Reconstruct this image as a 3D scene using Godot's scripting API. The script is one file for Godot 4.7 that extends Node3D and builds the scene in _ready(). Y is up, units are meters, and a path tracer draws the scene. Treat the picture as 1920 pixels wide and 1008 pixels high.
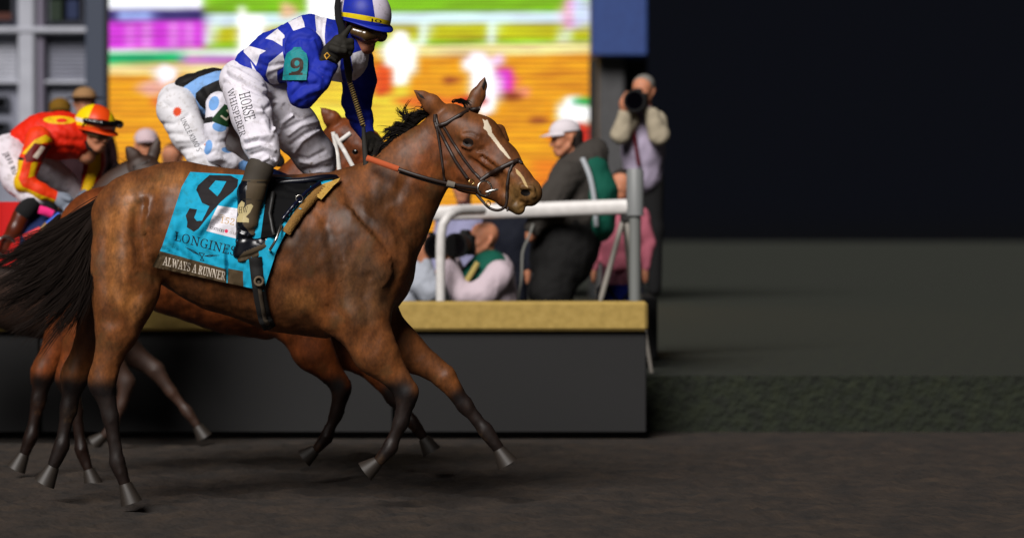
extends Node3D
# Night race: three horses and riders pass a video board and photographers.

const FOCAL := 5320.0
const DIST := 14.0
const EYE_Y := 1.34
const TILT := 0.01203
var rng := RandomNumberGenerator.new()
var used := {}
var grain_img: Image
var mud_img: Image
var fine_noise: Texture2D
var cloth_noise: Texture2D
var sans: Font
var sans_bold: Font
var serif: Font
var serif_bold: Font
var M := {}

# ---------------------------------------------------------------- layout helpers
func at(x: float, y: float, z: float) -> Vector3:
	# a point of the track at depth z (metres), from a survey in sight-line units
	var d := Vector3((x - 960.0) / FOCAL, -(y - 504.0) / FOCAL, -1.0).rotated(Vector3.RIGHT, -TILT)
	return Vector3(0, EYE_Y, DIST) + d * ((DIST - z) / -d.z)

func unit(z: float) -> float:
	return (DIST - z) / FOCAL

func numbered(called: String) -> String:
	if not used.has(called):
		used[called] = 0
		return called
	used[called] += 1
	return "%s_%03d" % [called, used[called]]

func tag(o: Node3D, label: String, category := "", group := "", kind := "") -> Node3D:
	if label: o.set_meta("label", label)
	if category: o.set_meta("category", category)
	if group: o.set_meta("group", group)
	if kind: o.set_meta("kind", kind)
	return o

func thing(called: String, label: String, category: String, where := Vector3.ZERO, group := "") -> Node3D:
	var o := Node3D.new()
	o.name = numbered(called)
	add_child(o)
	o.position = where
	tag(o, label, category, group)
	return o

func part(called: String, mesh: Mesh, m: Material, parent: Node3D = null, where := Vector3.ZERO) -> MeshInstance3D:
	# mesh is in world coordinates unless where is given; a part is stored relative to its thing
	var o := MeshInstance3D.new()
	o.name = called if parent else numbered(called)
	o.mesh = mesh
	o.material_override = m
	if parent:
		parent.add_child(o, true)
		var base := Vector3.ZERO
		var p: Node = parent
		while p is Node3D and p != self:
			base += (p as Node3D).position
			p = p.get_parent()
		o.position = where - base
	else:
		add_child(o)
		o.position = where
	return o

# ---------------------------------------------------------------- materials
func mat(c: Color, rough := 0.8, spec := 0.5, metal := 0.0) -> StandardMaterial3D:
	var m := StandardMaterial3D.new()
	m.albedo_color = c
	m.roughness = rough
	m.metallic_specular = spec
	m.metallic = metal
	return m

func noise_tex(freq: float, octaves: int, size := 512, sd := 1, ramp: Array = []) -> NoiseTexture2D:
	var n := FastNoiseLite.new()
	n.seed = sd
	n.frequency = freq
	n.fractal_octaves = octaves
	var t := NoiseTexture2D.new()
	t.width = size
	t.height = size
	t.seamless = true
	t.noise = n
	if ramp:
		var g := Gradient.new()
		g.offsets = PackedFloat32Array(range(ramp.size()).map(func(i): return float(i) / (ramp.size() - 1)))
		g.colors = PackedColorArray(ramp)
		t.color_ramp = g
	return t

func speckled(ramp: Array, freq: float, scale: float, rough := 0.9, bump := 0.0, sd := 3) -> StandardMaterial3D:
	var m := mat(Color.WHITE, rough)
	m.albedo_texture = noise_tex(freq, 5, 512, sd, ramp)
	m.uv1_triplanar = true
	m.uv1_world_triplanar = true
	m.uv1_scale = Vector3.ONE * scale
	if bump > 0.0:
		m.heightmap_enabled = true
		m.heightmap_texture = noise_tex(freq * 1.7, 5, 512, sd + 9)
		m.heightmap_scale = bump
	return m

func cloth(c: Color, rough := 0.85, bump := 0.12) -> StandardMaterial3D:
	var m := mat(c, rough, 0.35)
	m.uv1_triplanar = true
	m.uv1_scale = Vector3.ONE * 3.0
	m.heightmap_enabled = true
	m.heightmap_texture = cloth_noise
	m.heightmap_scale = bump
	return m

# ---------------------------------------------------------------- a small painter for dyed and printed cloth
class Paint:
	var img: Image
	var box: Rect2
	var k: float
	func _init(b: Rect2, scale: float, base: Color) -> void:
		box = b
		k = scale
		img = Image.create_empty(int(b.size.x * k), int(b.size.y * k), false, Image.FORMAT_RGBA8)
		img.fill(base)
	func poly(pts: Array, c: Color) -> void:
		var p := PackedVector2Array()
		for q in pts:
			p.append((Vector2(q[0], q[1]) - box.position) * k)
		fill(p, c)
	func fill(p: PackedVector2Array, c: Color) -> void:
		var lo := 1e9
		var hi := -1e9
		for q in p:
			lo = minf(lo, q.y)
			hi = maxf(hi, q.y)
		var n := p.size()
		for y in range(maxi(0, int(floor(lo))), mini(img.get_height() - 1, int(ceil(hi))) + 1):
			var fy := y + 0.5
			var xs: Array[float] = []
			for i in n:
				var a := p[i]
				var b := p[(i + 1) % n]
				if (a.y <= fy) != (b.y <= fy):
					xs.append(a.x + (b.x - a.x) * (fy - a.y) / (b.y - a.y))
			xs.sort()
			for i in range(0, xs.size() - 1, 2):
				var x0 := int(round(xs[i]))
				var x1 := int(round(xs[i + 1]))
				if x1 > x0:
					img.fill_rect(Rect2i(x0, y, x1 - x0, 1), c)
	func disc(x: float, y: float, rx: float, ry: float, c: Color, turn := 0.0, jag := 0.0) -> void:
		var p := []
		for i in 28:
			var a := TAU * i / 28.0
			var j := 1.0 + (jag if i % 2 else -jag)
			var v := Vector2(cos(a) * rx * j, sin(a) * ry * j).rotated(turn)
			p.append([x + v.x, y + v.y])
		poly(p, c)
	func line(pts: Array, w: float, c: Color) -> void:
		for i in pts.size() - 1:
			var a := Vector2(pts[i][0], pts[i][1])
			var b := Vector2(pts[i + 1][0], pts[i + 1][1])
			var s := (b - a).normalized() * w * 0.5
			var o := Vector2(-s.y, s.x)
			var e := s * 0.6
			poly([[(a + o - e).x, (a + o - e).y], [(b + o + e).x, (b + o + e).y], [(b - o + e).x, (b - o + e).y], [(a - o - e).x, (a - o - e).y]], c)
	func text(s: String, f: Font, origin: Vector2, along: Vector2, up: Vector2, c: Color) -> void:
		# along: the vector the whole text runs over; up: the vector from baseline to cap height
		var t := TextMesh.new()
		t.text = s
		t.font = f
		t.font_size = 48
		t.pixel_size = 1.0
		t.depth = 0.0
		t.curve_step = 2.0
		t.horizontal_alignment = HORIZONTAL_ALIGNMENT_LEFT
		var a := t.surface_get_arrays(0)
		var v: PackedVector3Array = a[Mesh.ARRAY_VERTEX]
		var ix: PackedInt32Array = a[Mesh.ARRAY_INDEX] if a[Mesh.ARRAY_INDEX] != null else PackedInt32Array(range(v.size()))
		var lo := Vector2(1e9, 1e9)
		var hi := -lo
		for q in v:
			lo = lo.min(Vector2(q.x, q.y))
			hi = hi.max(Vector2(q.x, q.y))
		for i in range(0, ix.size(), 3):
			var tri := PackedVector2Array()
			for j in 3:
				var q := v[ix[i + j]]
				var w := origin + along * ((q.x - lo.x) / (hi.x - lo.x)) + up * ((q.y - lo.y) / (hi.y - lo.y))
				tri.append((w - box.position) * k)
			fill(tri, c)
	func wash(over: Image, off := Vector2i.ZERO) -> void:
		img.blend_rect(over, Rect2i(off, img.get_size()), Vector2i.ZERO)
	func soften(f: int) -> void:
		var s := img.get_size()
		img.resize(maxi(2, s.x / f), maxi(2, s.y / f), Image.INTERPOLATE_BILINEAR)
		img.resize(s.x, s.y, Image.INTERPOLATE_CUBIC)
	func tex() -> ImageTexture:
		return ImageTexture.create_from_image(img)

func speck_image(size: int, freq: float, lo: float, hi: float, most: float, c: Color, sd: int) -> Image:
	var n := FastNoiseLite.new()
	n.seed = sd
	n.frequency = freq
	n.fractal_octaves = 5
	n.fractal_gain = 0.65
	var im := Image.create_empty(size, size, false, Image.FORMAT_RGBA8)
	for y in size:
		for x in size:
			var a := smoothstep(lo, hi, n.get_noise_2d(x, y)) * most
			im.set_pixel(x, y, Color(c.r, c.g, c.b, a))
	return im

func printed(p: Paint, rough := 0.85, bump := 0.1) -> StandardMaterial3D:
	var m := mat(Color.WHITE, rough, 0.35)
	m.albedo_texture = p.tex()
	m.texture_repeat = false
	if bump > 0.0:
		m.heightmap_enabled = true
		m.heightmap_texture = fine_noise
		m.heightmap_scale = bump
	return m

# ---------------------------------------------------------------- bodies: round cones joined with a smooth minimum, meshed as surface nets
func chain(nodes: Array, zs := 1.0, k := 10.0, cut := false) -> Array:
	# nodes: [x, y, z, r] with x, y, r in survey units and z in metres
	var out := []
	for i in maxi(1, nodes.size() - 1):
		var a: Array = nodes[i]
		var b: Array = nodes[mini(i + 1, nodes.size() - 1)]
		out.append([at(a[0], a[1], a[2]), a[3] * unit(a[2]), at(b[0], b[1], b[2]), b[3] * unit(b[2]), zs, k * unit(a[2]), cut])
	return out

func local_chain(xf: Transform3D, nodes: Array, k := 0.02, cut := false) -> Array:
	var out := []
	for i in maxi(1, nodes.size() - 1):
		var a: Array = nodes[i]
		var b: Array = nodes[mini(i + 1, nodes.size() - 1)]
		out.append([xf * Vector3(a[0], a[1], a[2]), a[3], xf * Vector3(b[0], b[1], b[2]), b[3], 1.0, k, cut])
	return out

class Body:
	var v := PackedVector3Array()
	var n := PackedVector3Array()
	var idx := PackedInt32Array()
	var o := Vector3.ZERO
	var cell := 0.01
	var nx := 0
	var ny := 0
	var nz := 0
	var d := PackedFloat32Array()

	func build(segs: Array, c: float, smooth := 2) -> Body:
		cell = c
		var lo := Vector3.ONE * 1e9
		var hi := -lo
		for s in segs:
			if s[6]: continue
			for e in 2:
				var p: Vector3 = s[e * 2]
				var r: float = s[e * 2 + 1]
				var ext := Vector3(r, r, r * maxf(s[4], 0.2))
				lo = lo.min(p - ext)
				hi = hi.max(p + ext)
		o = lo - Vector3.ONE * c * 3.0
		var size := (hi - lo) / c + Vector3.ONE * 7.0
		nx = int(size.x)
		ny = int(size.y)
		nz = int(size.z)
		d.resize(nx * ny * nz)
		d.fill(1.0)
		for s in segs:
			blend(s)
		nets()
		for i in smooth:
			relax()
		normals()
		return self

	func blend(s: Array) -> void:
		var a: Vector3 = s[0]
		var b: Vector3 = s[2]
		var ra: float = s[1]
		var rb: float = s[3]
		var zs: float = s[4]
		var k: float = maxf(s[5], 1e-4)
		var cut: bool = s[6]
		var pad := k + cell * 2.5
		var lo := Vector3(minf(a.x - ra, b.x - rb), minf(a.y - ra, b.y - rb), minf(a.z - ra * zs, b.z - rb * zs)) - Vector3.ONE * pad
		var hi := Vector3(maxf(a.x + ra, b.x + rb), maxf(a.y + ra, b.y + rb), maxf(a.z + ra * zs, b.z + rb * zs)) + Vector3.ONE * pad
		var i0 := maxi(0, int((lo.x - o.x) / cell))
		var j0 := maxi(0, int((lo.y - o.y) / cell))
		var k0 := maxi(0, int((lo.z - o.z) / cell))
		var i1 := mini(nx - 1, int((hi.x - o.x) / cell) + 1)
		var j1 := mini(ny - 1, int((hi.y - o.y) / cell) + 1)
		var k1 := mini(nz - 1, int((hi.z - o.z) / cell) + 1)
		var bx := b.x - a.x
		var by := b.y - a.y
		var bz := (b.z - a.z) / zs
		var inv := 1.0 / maxf(bx * bx + by * by + bz * bz, 1e-9)
		var dr := rb - ra
		var ik := 0.25 / k
		for kk in range(k0, k1 + 1):
			var qz := (o.z + kk * cell - a.z) / zs
			for jj in range(j0, j1 + 1):
				var qy := o.y + jj * cell - a.y
				var c1 := qy * by + qz * bz
				var at := (kk * ny + jj) * nx + i0
				var qx := o.x + i0 * cell - a.x
				for ii in range(i0, i1 + 1):
					var t := clampf((qx * bx + c1) * inv, 0.0, 1.0)
					var ex := qx - bx * t
					var ey := qy - by * t
					var ez := qz - bz * t
					var dist := sqrt(ex * ex + ey * ey + ez * ez) - ra - dr * t
					var old := d[at]
					if cut:
						var h := maxf(k - absf(old + dist), 0.0)
						d[at] = maxf(old, -dist) + h * h * ik
					else:
						var h := maxf(k - absf(old - dist), 0.0)
						d[at] = minf(old, dist) - h * h * ik
					at += 1
					qx += cell

	func nets() -> void:
		var sy := nx
		var sz := nx * ny
		var id := PackedInt32Array()
		id.resize(d.size())
		id.fill(-1)
		var live := PackedInt32Array()
		var near := cell * 4.0
		for kk in nz - 1:
			for jj in ny - 1:
				var at := (kk * ny + jj) * nx
				for ii in nx - 1:
					var d0 := d[at]
					if d0 < near and d0 > -near:
						var d1 := d[at + 1]
						var d2 := d[at + sy]
						var d3 := d[at + sy + 1]
						var d4 := d[at + sz]
						var d5 := d[at + sz + 1]
						var d6 := d[at + sz + sy]
						var d7 := d[at + sz + sy + 1]
						var inside := int(d0 < 0) + int(d1 < 0) + int(d2 < 0) + int(d3 < 0) + int(d4 < 0) + int(d5 < 0) + int(d6 < 0) + int(d7 < 0)
						if inside > 0 and inside < 8:
							var s := Vector3.ZERO
							var m := 0
							if (d0 < 0) != (d1 < 0): s += Vector3(d0 / (d0 - d1), 0, 0); m += 1
							if (d2 < 0) != (d3 < 0): s += Vector3(d2 / (d2 - d3), 1, 0); m += 1
							if (d4 < 0) != (d5 < 0): s += Vector3(d4 / (d4 - d5), 0, 1); m += 1
							if (d6 < 0) != (d7 < 0): s += Vector3(d6 / (d6 - d7), 1, 1); m += 1
							if (d0 < 0) != (d2 < 0): s += Vector3(0, d0 / (d0 - d2), 0); m += 1
							if (d1 < 0) != (d3 < 0): s += Vector3(1, d1 / (d1 - d3), 0); m += 1
							if (d4 < 0) != (d6 < 0): s += Vector3(0, d4 / (d4 - d6), 1); m += 1
							if (d5 < 0) != (d7 < 0): s += Vector3(1, d5 / (d5 - d7), 1); m += 1
							if (d0 < 0) != (d4 < 0): s += Vector3(0, 0, d0 / (d0 - d4)); m += 1
							if (d1 < 0) != (d5 < 0): s += Vector3(1, 0, d1 / (d1 - d5)); m += 1
							if (d2 < 0) != (d6 < 0): s += Vector3(0, 1, d2 / (d2 - d6)); m += 1
							if (d3 < 0) != (d7 < 0): s += Vector3(1, 1, d3 / (d3 - d7)); m += 1
							id[at] = v.size()
							v.append(o + (Vector3(ii, jj, kk) + s / m) * cell)
							live.append(at)
					at += 1
		for at in live:
			var s0 := d[at] < 0
			if s0 != (d[at + 1] < 0): quad(id[at], id[at - sy], id[at - sy - sz], id[at - sz], s0)
			if s0 != (d[at + sy] < 0): quad(id[at], id[at - sz], id[at - sz - 1], id[at - 1], s0)
			if s0 != (d[at + sz] < 0): quad(id[at], id[at - 1], id[at - 1 - sy], id[at - sy], s0)

	func quad(a: int, b: int, c: int, e: int, flip: bool) -> void:
		if a < 0 or b < 0 or c < 0 or e < 0: return
		if flip:
			idx.append_array(PackedInt32Array([a, c, b, a, e, c]))
		else:
			idx.append_array(PackedInt32Array([a, b, c, a, c, e]))

	func relax() -> void:
		var acc := PackedVector3Array()
		var cnt := PackedInt32Array()
		acc.resize(v.size())
		cnt.resize(v.size())
		for i in range(0, idx.size(), 3):
			var a := idx[i]
			var b := idx[i + 1]
			var c := idx[i + 2]
			acc[a] += v[b] + v[c]
			acc[b] += v[a] + v[c]
			acc[c] += v[a] + v[b]
			cnt[a] += 2
			cnt[b] += 2
			cnt[c] += 2
		for i in v.size():
			if cnt[i]: v[i] = v[i].lerp(acc[i] / cnt[i], 0.5)

	func normals() -> void:
		n = PackedVector3Array()
		n.resize(v.size())
		for i in range(0, idx.size(), 3):
			var a := idx[i]
			var b := idx[i + 1]
			var c := idx[i + 2]
			var f := (v[c] - v[a]).cross(v[b] - v[a])
			n[a] += f
			n[b] += f
			n[c] += f
		for i in v.size():
			n[i] = n[i].normalized()

	func sample(p: Vector3) -> float:
		var q := (p - o) / cell
		var i := int(floor(q.x))
		var j := int(floor(q.y))
		var k := int(floor(q.z))
		if i < 0 or j < 0 or k < 0 or i >= nx - 1 or j >= ny - 1 or k >= nz - 1: return 1.0
		var f := q - Vector3(i, j, k)
		var at := (k * ny + j) * nx + i
		var sz := nx * ny
		var a := lerpf(lerpf(d[at], d[at + 1], f.x), lerpf(d[at + nx], d[at + nx + 1], f.x), f.y)
		var b := lerpf(lerpf(d[at + sz], d[at + sz + 1], f.x), lerpf(d[at + sz + nx], d[at + sz + nx + 1], f.x), f.y)
		return lerpf(a, b, f.z)

	func ruffle(amount: float, freq: Vector3, sd: int, ridged := false) -> Body:
		var q := FastNoiseLite.new()
		q.seed = sd
		q.frequency = 1.0
		q.fractal_octaves = 3
		if ridged: q.fractal_type = FastNoiseLite.FRACTAL_RIDGED
		for i in v.size():
			v[i] += n[i] * amount * q.get_noise_3dv(v[i] * freq)
		normals()
		return self

	func join(other: Body) -> Body:
		var base := v.size()
		v.append_array(other.v)
		n.append_array(other.n)
		for i in other.idx:
			idx.append(i + base)
		return self

func creases(b: Body, lines: Array, zref: float) -> Body:
	# lines: [depth_mm, width, [[x, y], ...]]: grooves (or ridges, depth below 0) on the side that faces +z
	var u := unit(zref)
	var o := at(0, 0, zref)
	var e := at(1000, 1000, zref)
	var sx := 1000.0 / (e.x - o.x)
	var sy := 1000.0 / (e.y - o.y)
	var segs := []
	for l in lines:
		var pts: Array = l[2]
		for i in pts.size() - 1:
			segs.append([l[0] * 0.001, 1.0 / (l[1] * l[1]), Vector2(pts[i][0], pts[i][1]), Vector2(pts[i + 1][0], pts[i + 1][1]), l[1] * 2.2])
	for i in b.v.size():
		var face := clampf(b.n[i].z * 2.0 + 0.4, 0.0, 1.0)
		if face <= 0.0: continue
		var p := Vector2((b.v[i].x - o.x) * sx, (b.v[i].y - o.y) * sy)
		var best := {}
		var push := 0.0
		for s in segs:
			var a: Vector2 = s[2]
			var c: Vector2 = s[3]
			if p.x < minf(a.x, c.x) - s[4] or p.x > maxf(a.x, c.x) + s[4] or p.y < minf(a.y, c.y) - s[4] or p.y > maxf(a.y, c.y) + s[4]: continue
			var ac := c - a
			var t := clampf((p - a).dot(ac) / ac.length_squared(), 0.0, 1.0)
			var w: float = s[0] * exp(-(p - a - ac * t).length_squared() * s[1])
			if absf(w) > absf(push): push = w
		b.v[i] -= b.n[i] * push * face
	b.normals()
	return b

func mesh_of(b: Body, box := Rect2(), zref := 0.0) -> ArrayMesh:
	# with a box: uv is a flat side-on layout of the cloth or coat pattern, linear in x and y
	var a := []
	a.resize(Mesh.ARRAY_MAX)
	a[Mesh.ARRAY_VERTEX] = b.v
	a[Mesh.ARRAY_NORMAL] = b.n
	a[Mesh.ARRAY_INDEX] = b.idx
	if box.size.x > 0.0:
		a[Mesh.ARRAY_TEX_UV] = flat_uv(b.v, box, zref)
	var m := ArrayMesh.new()
	m.add_surface_from_arrays(Mesh.PRIMITIVE_TRIANGLES, a)
	return m

func flat_uv(v: PackedVector3Array, box: Rect2, zref: float) -> PackedVector2Array:
	var o := at(box.position.x, box.position.y, zref)
	var e := at(box.end.x, box.end.y, zref)
	var uv := PackedVector2Array()
	uv.resize(v.size())
	for i in v.size():
		uv[i] = Vector2((v[i].x - o.x) / (e.x - o.x), (v[i].y - o.y) / (e.y - o.y))
	return uv

# ---------------------------------------------------------------- tubes, straps, sheets, boxes
class Soup:
	var st := SurfaceTool.new()
	var smooth := 0
	func _init() -> void:
		st.begin(Mesh.PRIMITIVE_TRIANGLES)
	func tri(a: Vector3, b: Vector3, c: Vector3) -> void:
		st.set_smooth_group(smooth)
		st.add_vertex(a)
		st.set_smooth_group(smooth)
		st.add_vertex(b)
		st.set_smooth_group(smooth)
		st.add_vertex(c)
	func quad(a: Vector3, b: Vector3, c: Vector3, e: Vector3) -> void:
		tri(a, b, c)
		tri(a, c, e)
	func tri_out(a: Vector3, b: Vector3, c: Vector3, mid: Vector3) -> void:
		if (c - a).cross(b - a).dot(a + b + c - mid * 3.0) > 0.0: tri(a, b, c)
		else: tri(a, c, b)
	func quad_out(a: Vector3, b: Vector3, c: Vector3, e: Vector3, mid: Vector3) -> void:
		tri_out(a, b, c, mid)
		tri_out(a, c, e, mid)
	func box(lo: Vector3, hi: Vector3, bev := 0.0, xf := Transform3D()) -> void:
		smooth = -1
		var c := (lo + hi) * 0.5
		var h := (hi - lo) * 0.5
		var g := minf(bev, minf(h.x, minf(h.y, h.z)) * 0.9)
		var e := h - Vector3.ONE * g
		for ax in 3:
			for s in [-1.0, 1.0]:
				var n := Vector3.ZERO
				n[ax] = s
				var u := Vector3.ZERO
				u[(ax + 1) % 3] = 1.0
				var w := n.cross(u)
				var q := []
				for k in [[-1, -1], [-1, 1], [1, 1], [1, -1]]:
					q.append(xf * (c + n * h[ax] + (u * k[0] + w * k[1]) * e))
				quad_out(q[0], q[1], q[2], q[3], xf * c)
		if g > 0.0:
			for ax in 3:
				var b1 := (ax + 1) % 3
				var b2 := (ax + 2) % 3
				for s1 in [-1.0, 1.0]:
					for s2 in [-1.0, 1.0]:
						var q := []
						for k in [[-1.0, 0], [1.0, 0], [1.0, 1], [-1.0, 1]]:
							var p := Vector3.ZERO
							p[ax] = k[0] * e[ax]
							p[b1] = s1 * (h[b1] if k[1] == 0 else e[b1])
							p[b2] = s2 * (e[b2] if k[1] == 0 else h[b2])
							q.append(xf * (c + p))
						quad_out(q[0], q[1], q[2], q[3], xf * c)
			for s1 in [-1.0, 1.0]:
				for s2 in [-1.0, 1.0]:
					for s3 in [-1.0, 1.0]:
						var s := Vector3(s1, s2, s3)
						var pa := xf * (c + s * Vector3(h.x, e.y, e.z))
						var pb := xf * (c + s * Vector3(e.x, h.y, e.z))
						var pc := xf * (c + s * Vector3(e.x, e.y, h.z))
						tri_out(pa, pb, pc, xf * c)
	func tube(pts: Array, rad: Array, sides := 8, flat := 1.0, side_dir := Vector3.ZERO) -> void:
		# flat scales the radius across side_dir (a strap); rad holds one radius for each point
		smooth = 0 if sides > 4 else -1
		var rings := []
		for i in pts.size():
			var t: Vector3 = (pts[mini(i + 1, pts.size() - 1)] - pts[maxi(i - 1, 0)]).normalized()
			var up := side_dir if side_dir != Vector3.ZERO else (Vector3.FORWARD if absf(t.z) < 0.9 else Vector3.UP)
			var a := t.cross(up).normalized()
			var b := a.cross(t).normalized()
			var r: float = rad[mini(i, rad.size() - 1)]
			var ring := []
			for k in sides:
				var w := TAU * (k + 0.5) / sides
				ring.append(pts[i] + a * cos(w) * r + b * sin(w) * r * flat)
			rings.append(ring)
		for i in pts.size() - 1:
			for k in sides:
				var k2 := (k + 1) % sides
				quad(rings[i][k], rings[i][k2], rings[i + 1][k2], rings[i + 1][k])
		smooth = -1
		for k in range(1, sides - 1):
			tri(rings[0][0], rings[0][k + 1], rings[0][k])
			var l: Array = rings[-1]
			tri(l[0], l[k], l[k + 1])
	func ball(c: Vector3, r: Vector3, n := 10) -> void:
		smooth = 0
		for i in n:
			for j in n * 2:
				var q := []
				for e in [[0, 0], [0, 1], [1, 1], [1, 0]]:
					var a: float = PI * (i + e[0]) / n
					var b: float = PI * (j + e[1]) / n
					q.append(c + Vector3(sin(a) * cos(b), cos(a), sin(a) * sin(b)) * r)
				if i > 0: tri(q[0], q[2], q[1])
				if i < n - 1: tri(q[0], q[3], q[2])
	func ring(c: Vector3, ax: Basis, r: float, w: float, n := 20) -> void:
		var pts := []
		for i in n + 1:
			var a := TAU * i / n
			pts.append(c + ax * Vector3(cos(a) * r, sin(a) * r, 0))
		tube(pts, [w], 6)
	func done() -> ArrayMesh:
		st.generate_normals()
		st.index()
		return st.commit()

func sheet(nu: int, nv: int, f: Callable, thick: float, box := Rect2(), zref := 0.0) -> ArrayMesh:
	# a cloth f(u, v) -> point, with a back face thick metres behind it (towards -z)
	var p := []
	for j in nv + 1:
		var row := []
		for i in nu + 1:
			row.append(f.call(float(i) / nu, float(j) / nv))
		p.append(row)
	var s := Soup.new()
	var back := Vector3(0, 0, -thick)
	s.smooth = 1
	for j in nv:
		for i in nu:
			s.quad(p[j][i], p[j][i + 1], p[j + 1][i + 1], p[j + 1][i])
	s.smooth = 2
	for j in nv:
		for i in nu:
			s.quad(p[j][i] + back, p[j + 1][i] + back, p[j + 1][i + 1] + back, p[j][i + 1] + back)
	s.smooth = -1
	for i in nu:
		s.quad(p[0][i] + back, p[0][i + 1] + back, p[0][i + 1], p[0][i])
		s.quad(p[nv][i], p[nv][i + 1], p[nv][i + 1] + back, p[nv][i] + back)
	for j in nv:
		s.quad(p[j][0] + back, p[j][0], p[j + 1][0], p[j + 1][0] + back)
		s.quad(p[j][nu], p[j][nu] + back, p[j + 1][nu] + back, p[j + 1][nu])
	var m := s.done()
	if box.size.x > 0.0:
		var a := m.surface_get_arrays(0)
		a[Mesh.ARRAY_TEX_UV] = flat_uv(a[Mesh.ARRAY_VERTEX], box, zref)
		m = ArrayMesh.new()
		m.add_surface_from_arrays(Mesh.PRIMITIVE_TRIANGLES, a)
	return m

func onto(fields: Array, x: float, y: float, off: float, z0 := 0.7, z1 := -0.7) -> Vector3:
	# the first point of the bodies met along the sight line through x, y, then off metres in front of it
	var a := at(x, y, z0)
	var b := at(x, y, z1)
	var steps := int((z0 - z1) / 0.012)
	for i in steps:
		var p := a.lerp(b, float(i) / steps)
		for f in fields:
			if f.sample(p) < 0.0:
				return p + (a - b).normalized() * (off - 0.006)
	return Vector3.INF

func onto_path(fields: Array, pts: Array, off: float, per := 6, z0 := 0.7, z1 := -0.7) -> Array:
	var out := []
	for i in pts.size() - 1:
		for k in per + (1 if i == pts.size() - 2 else 0):
			var t := float(k) / per
			var q := onto(fields, lerpf(pts[i][0], pts[i + 1][0], t), lerpf(pts[i][1], pts[i + 1][1], t), off, z0, z1)
			if q != Vector3.INF: out.append(q)
	return out

func curve(pts: Array, n: int) -> Array:
	# a smooth path through the given points
	var c := Curve3D.new()
	for i in pts.size():
		var a: Vector3 = pts[maxi(i - 1, 0)]
		var b: Vector3 = pts[mini(i + 1, pts.size() - 1)]
		var t := (b - a) / 6.0
		c.add_point(pts[i], -t, t)
	var out := []
	for i in n + 1:
		out.append(c.sample_baked(c.get_baked_length() * i / n, true))
	return out

# ---------------------------------------------------------------- horses
const COAT := Rect2(0, 120, 1060, 840)

func map_nodes(nodes: Array, f: Callable) -> Array:
	return nodes.map(func(q): return f.call(q))

func horse_body(f: Callable, neck: Array, cell: float) -> Body:
	var s := []
	var add := func(nodes: Array, zs: float, k: float): s.append_array(chain(map_nodes(nodes, f), zs, k))
	add.call([[335, 422, 0, 114], [430, 452, 0, 129], [540, 476, 0, 141], [640, 468, 0, 137]], 0.82, 30.0)
	add.call([[645, 505, 0, 132], [688, 515, 0, 77]], 0.78, 40.0)
	add.call([[262, 408, 0, 84], [335, 415, 0, 100]], 0.95, 40.0)
	add.call([[690, 480, 0.14, 74], [668, 570, 0.16, 62]], 0.7, 34.0)
	add.call([[690, 480, -0.14, 74], [668, 570, -0.16, 62]], 0.7, 34.0)
	s.append_array(chain(neck, 0.6, 45.0))
	# hind legs
	add.call([[255, 416, 0.10, 84], [234, 500, 0.15, 63], [230, 560, 0.17, 53], [220, 615, 0.17, 41]], 0.8, 26.0)
	add.call([[220, 615, 0.17, 39], [194, 700, 0.16, 23], [190, 718, 0.16, 24], [206, 780, 0.16, 14.5], [218, 858, 0.16, 12.5]], 0.85, 14.0)
	add.call([[219, 866, 0.16, 16], [234, 908, 0.16, 11.5]], 1.0, 9.0)
	add.call([[258, 545, 0.17, 34]], 0.7, 26.0)
	add.call([[255, 416, -0.10, 84], [222, 500, -0.15, 63], [205, 565, -0.17, 53], [186, 615, -0.17, 40]], 0.8, 26.0)
	add.call([[186, 615, -0.17, 39], [144, 692, -0.16, 23], [138, 708, -0.16, 24], [128, 765, -0.16, 14.5], [116, 826, -0.16, 12.5]], 0.85, 14.0)
	add.call([[115, 835, -0.16, 16], [98, 876, -0.16, 11.5]], 1.0, 9.0)
	# fore legs
	add.call([[672, 595, 0.16, 58], [704, 660, 0.17, 39], [760, 728, 0.16, 21]], 0.8, 22.0)
	add.call([[764, 738, 0.16, 22], [752, 790, 0.16, 13.5], [734, 832, 0.16, 12.5]], 0.9, 12.0)
	add.call([[731, 840, 0.16, 15.5], [707, 868, 0.16, 11]], 1.0, 9.0)
	add.call([[690, 595, -0.16, 58], [748, 650, -0.17, 38], [830, 702, -0.16, 21]], 0.8, 22.0)
	add.call([[836, 710, -0.16, 22], [872, 760, -0.16, 13.5], [905, 800, -0.16, 12.5]], 0.9, 12.0)
	add.call([[911, 808, -0.16, 15.5], [936, 842, -0.16, 11]], 1.0, 9.0)
	return Body.new().build(s, cell)

func horse_hooves(f: Callable, parent: Node3D) -> void:
	for h in [[[234, 906, 0.16], [246, 943, 0.16]], [[99, 874, -0.16], [82, 906, -0.16]], [[708, 866, 0.16], [684, 884, 0.16]], [[935, 841, -0.16], [952, 870, -0.16]]]:
		var a: Array = f.call([h[0][0], h[0][1], h[0][2], 12.0])
		var b: Array = f.call([h[1][0], h[1][1], h[1][2], 21.0])
		var s := Soup.new()
		s.tube([at(a[0], a[1], a[2]), at(b[0], b[1], b[2])], [a[3] * unit(a[2]), b[3] * unit(b[2])], 14)
		part("hoof", s.done(), M.hoof, parent)

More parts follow.
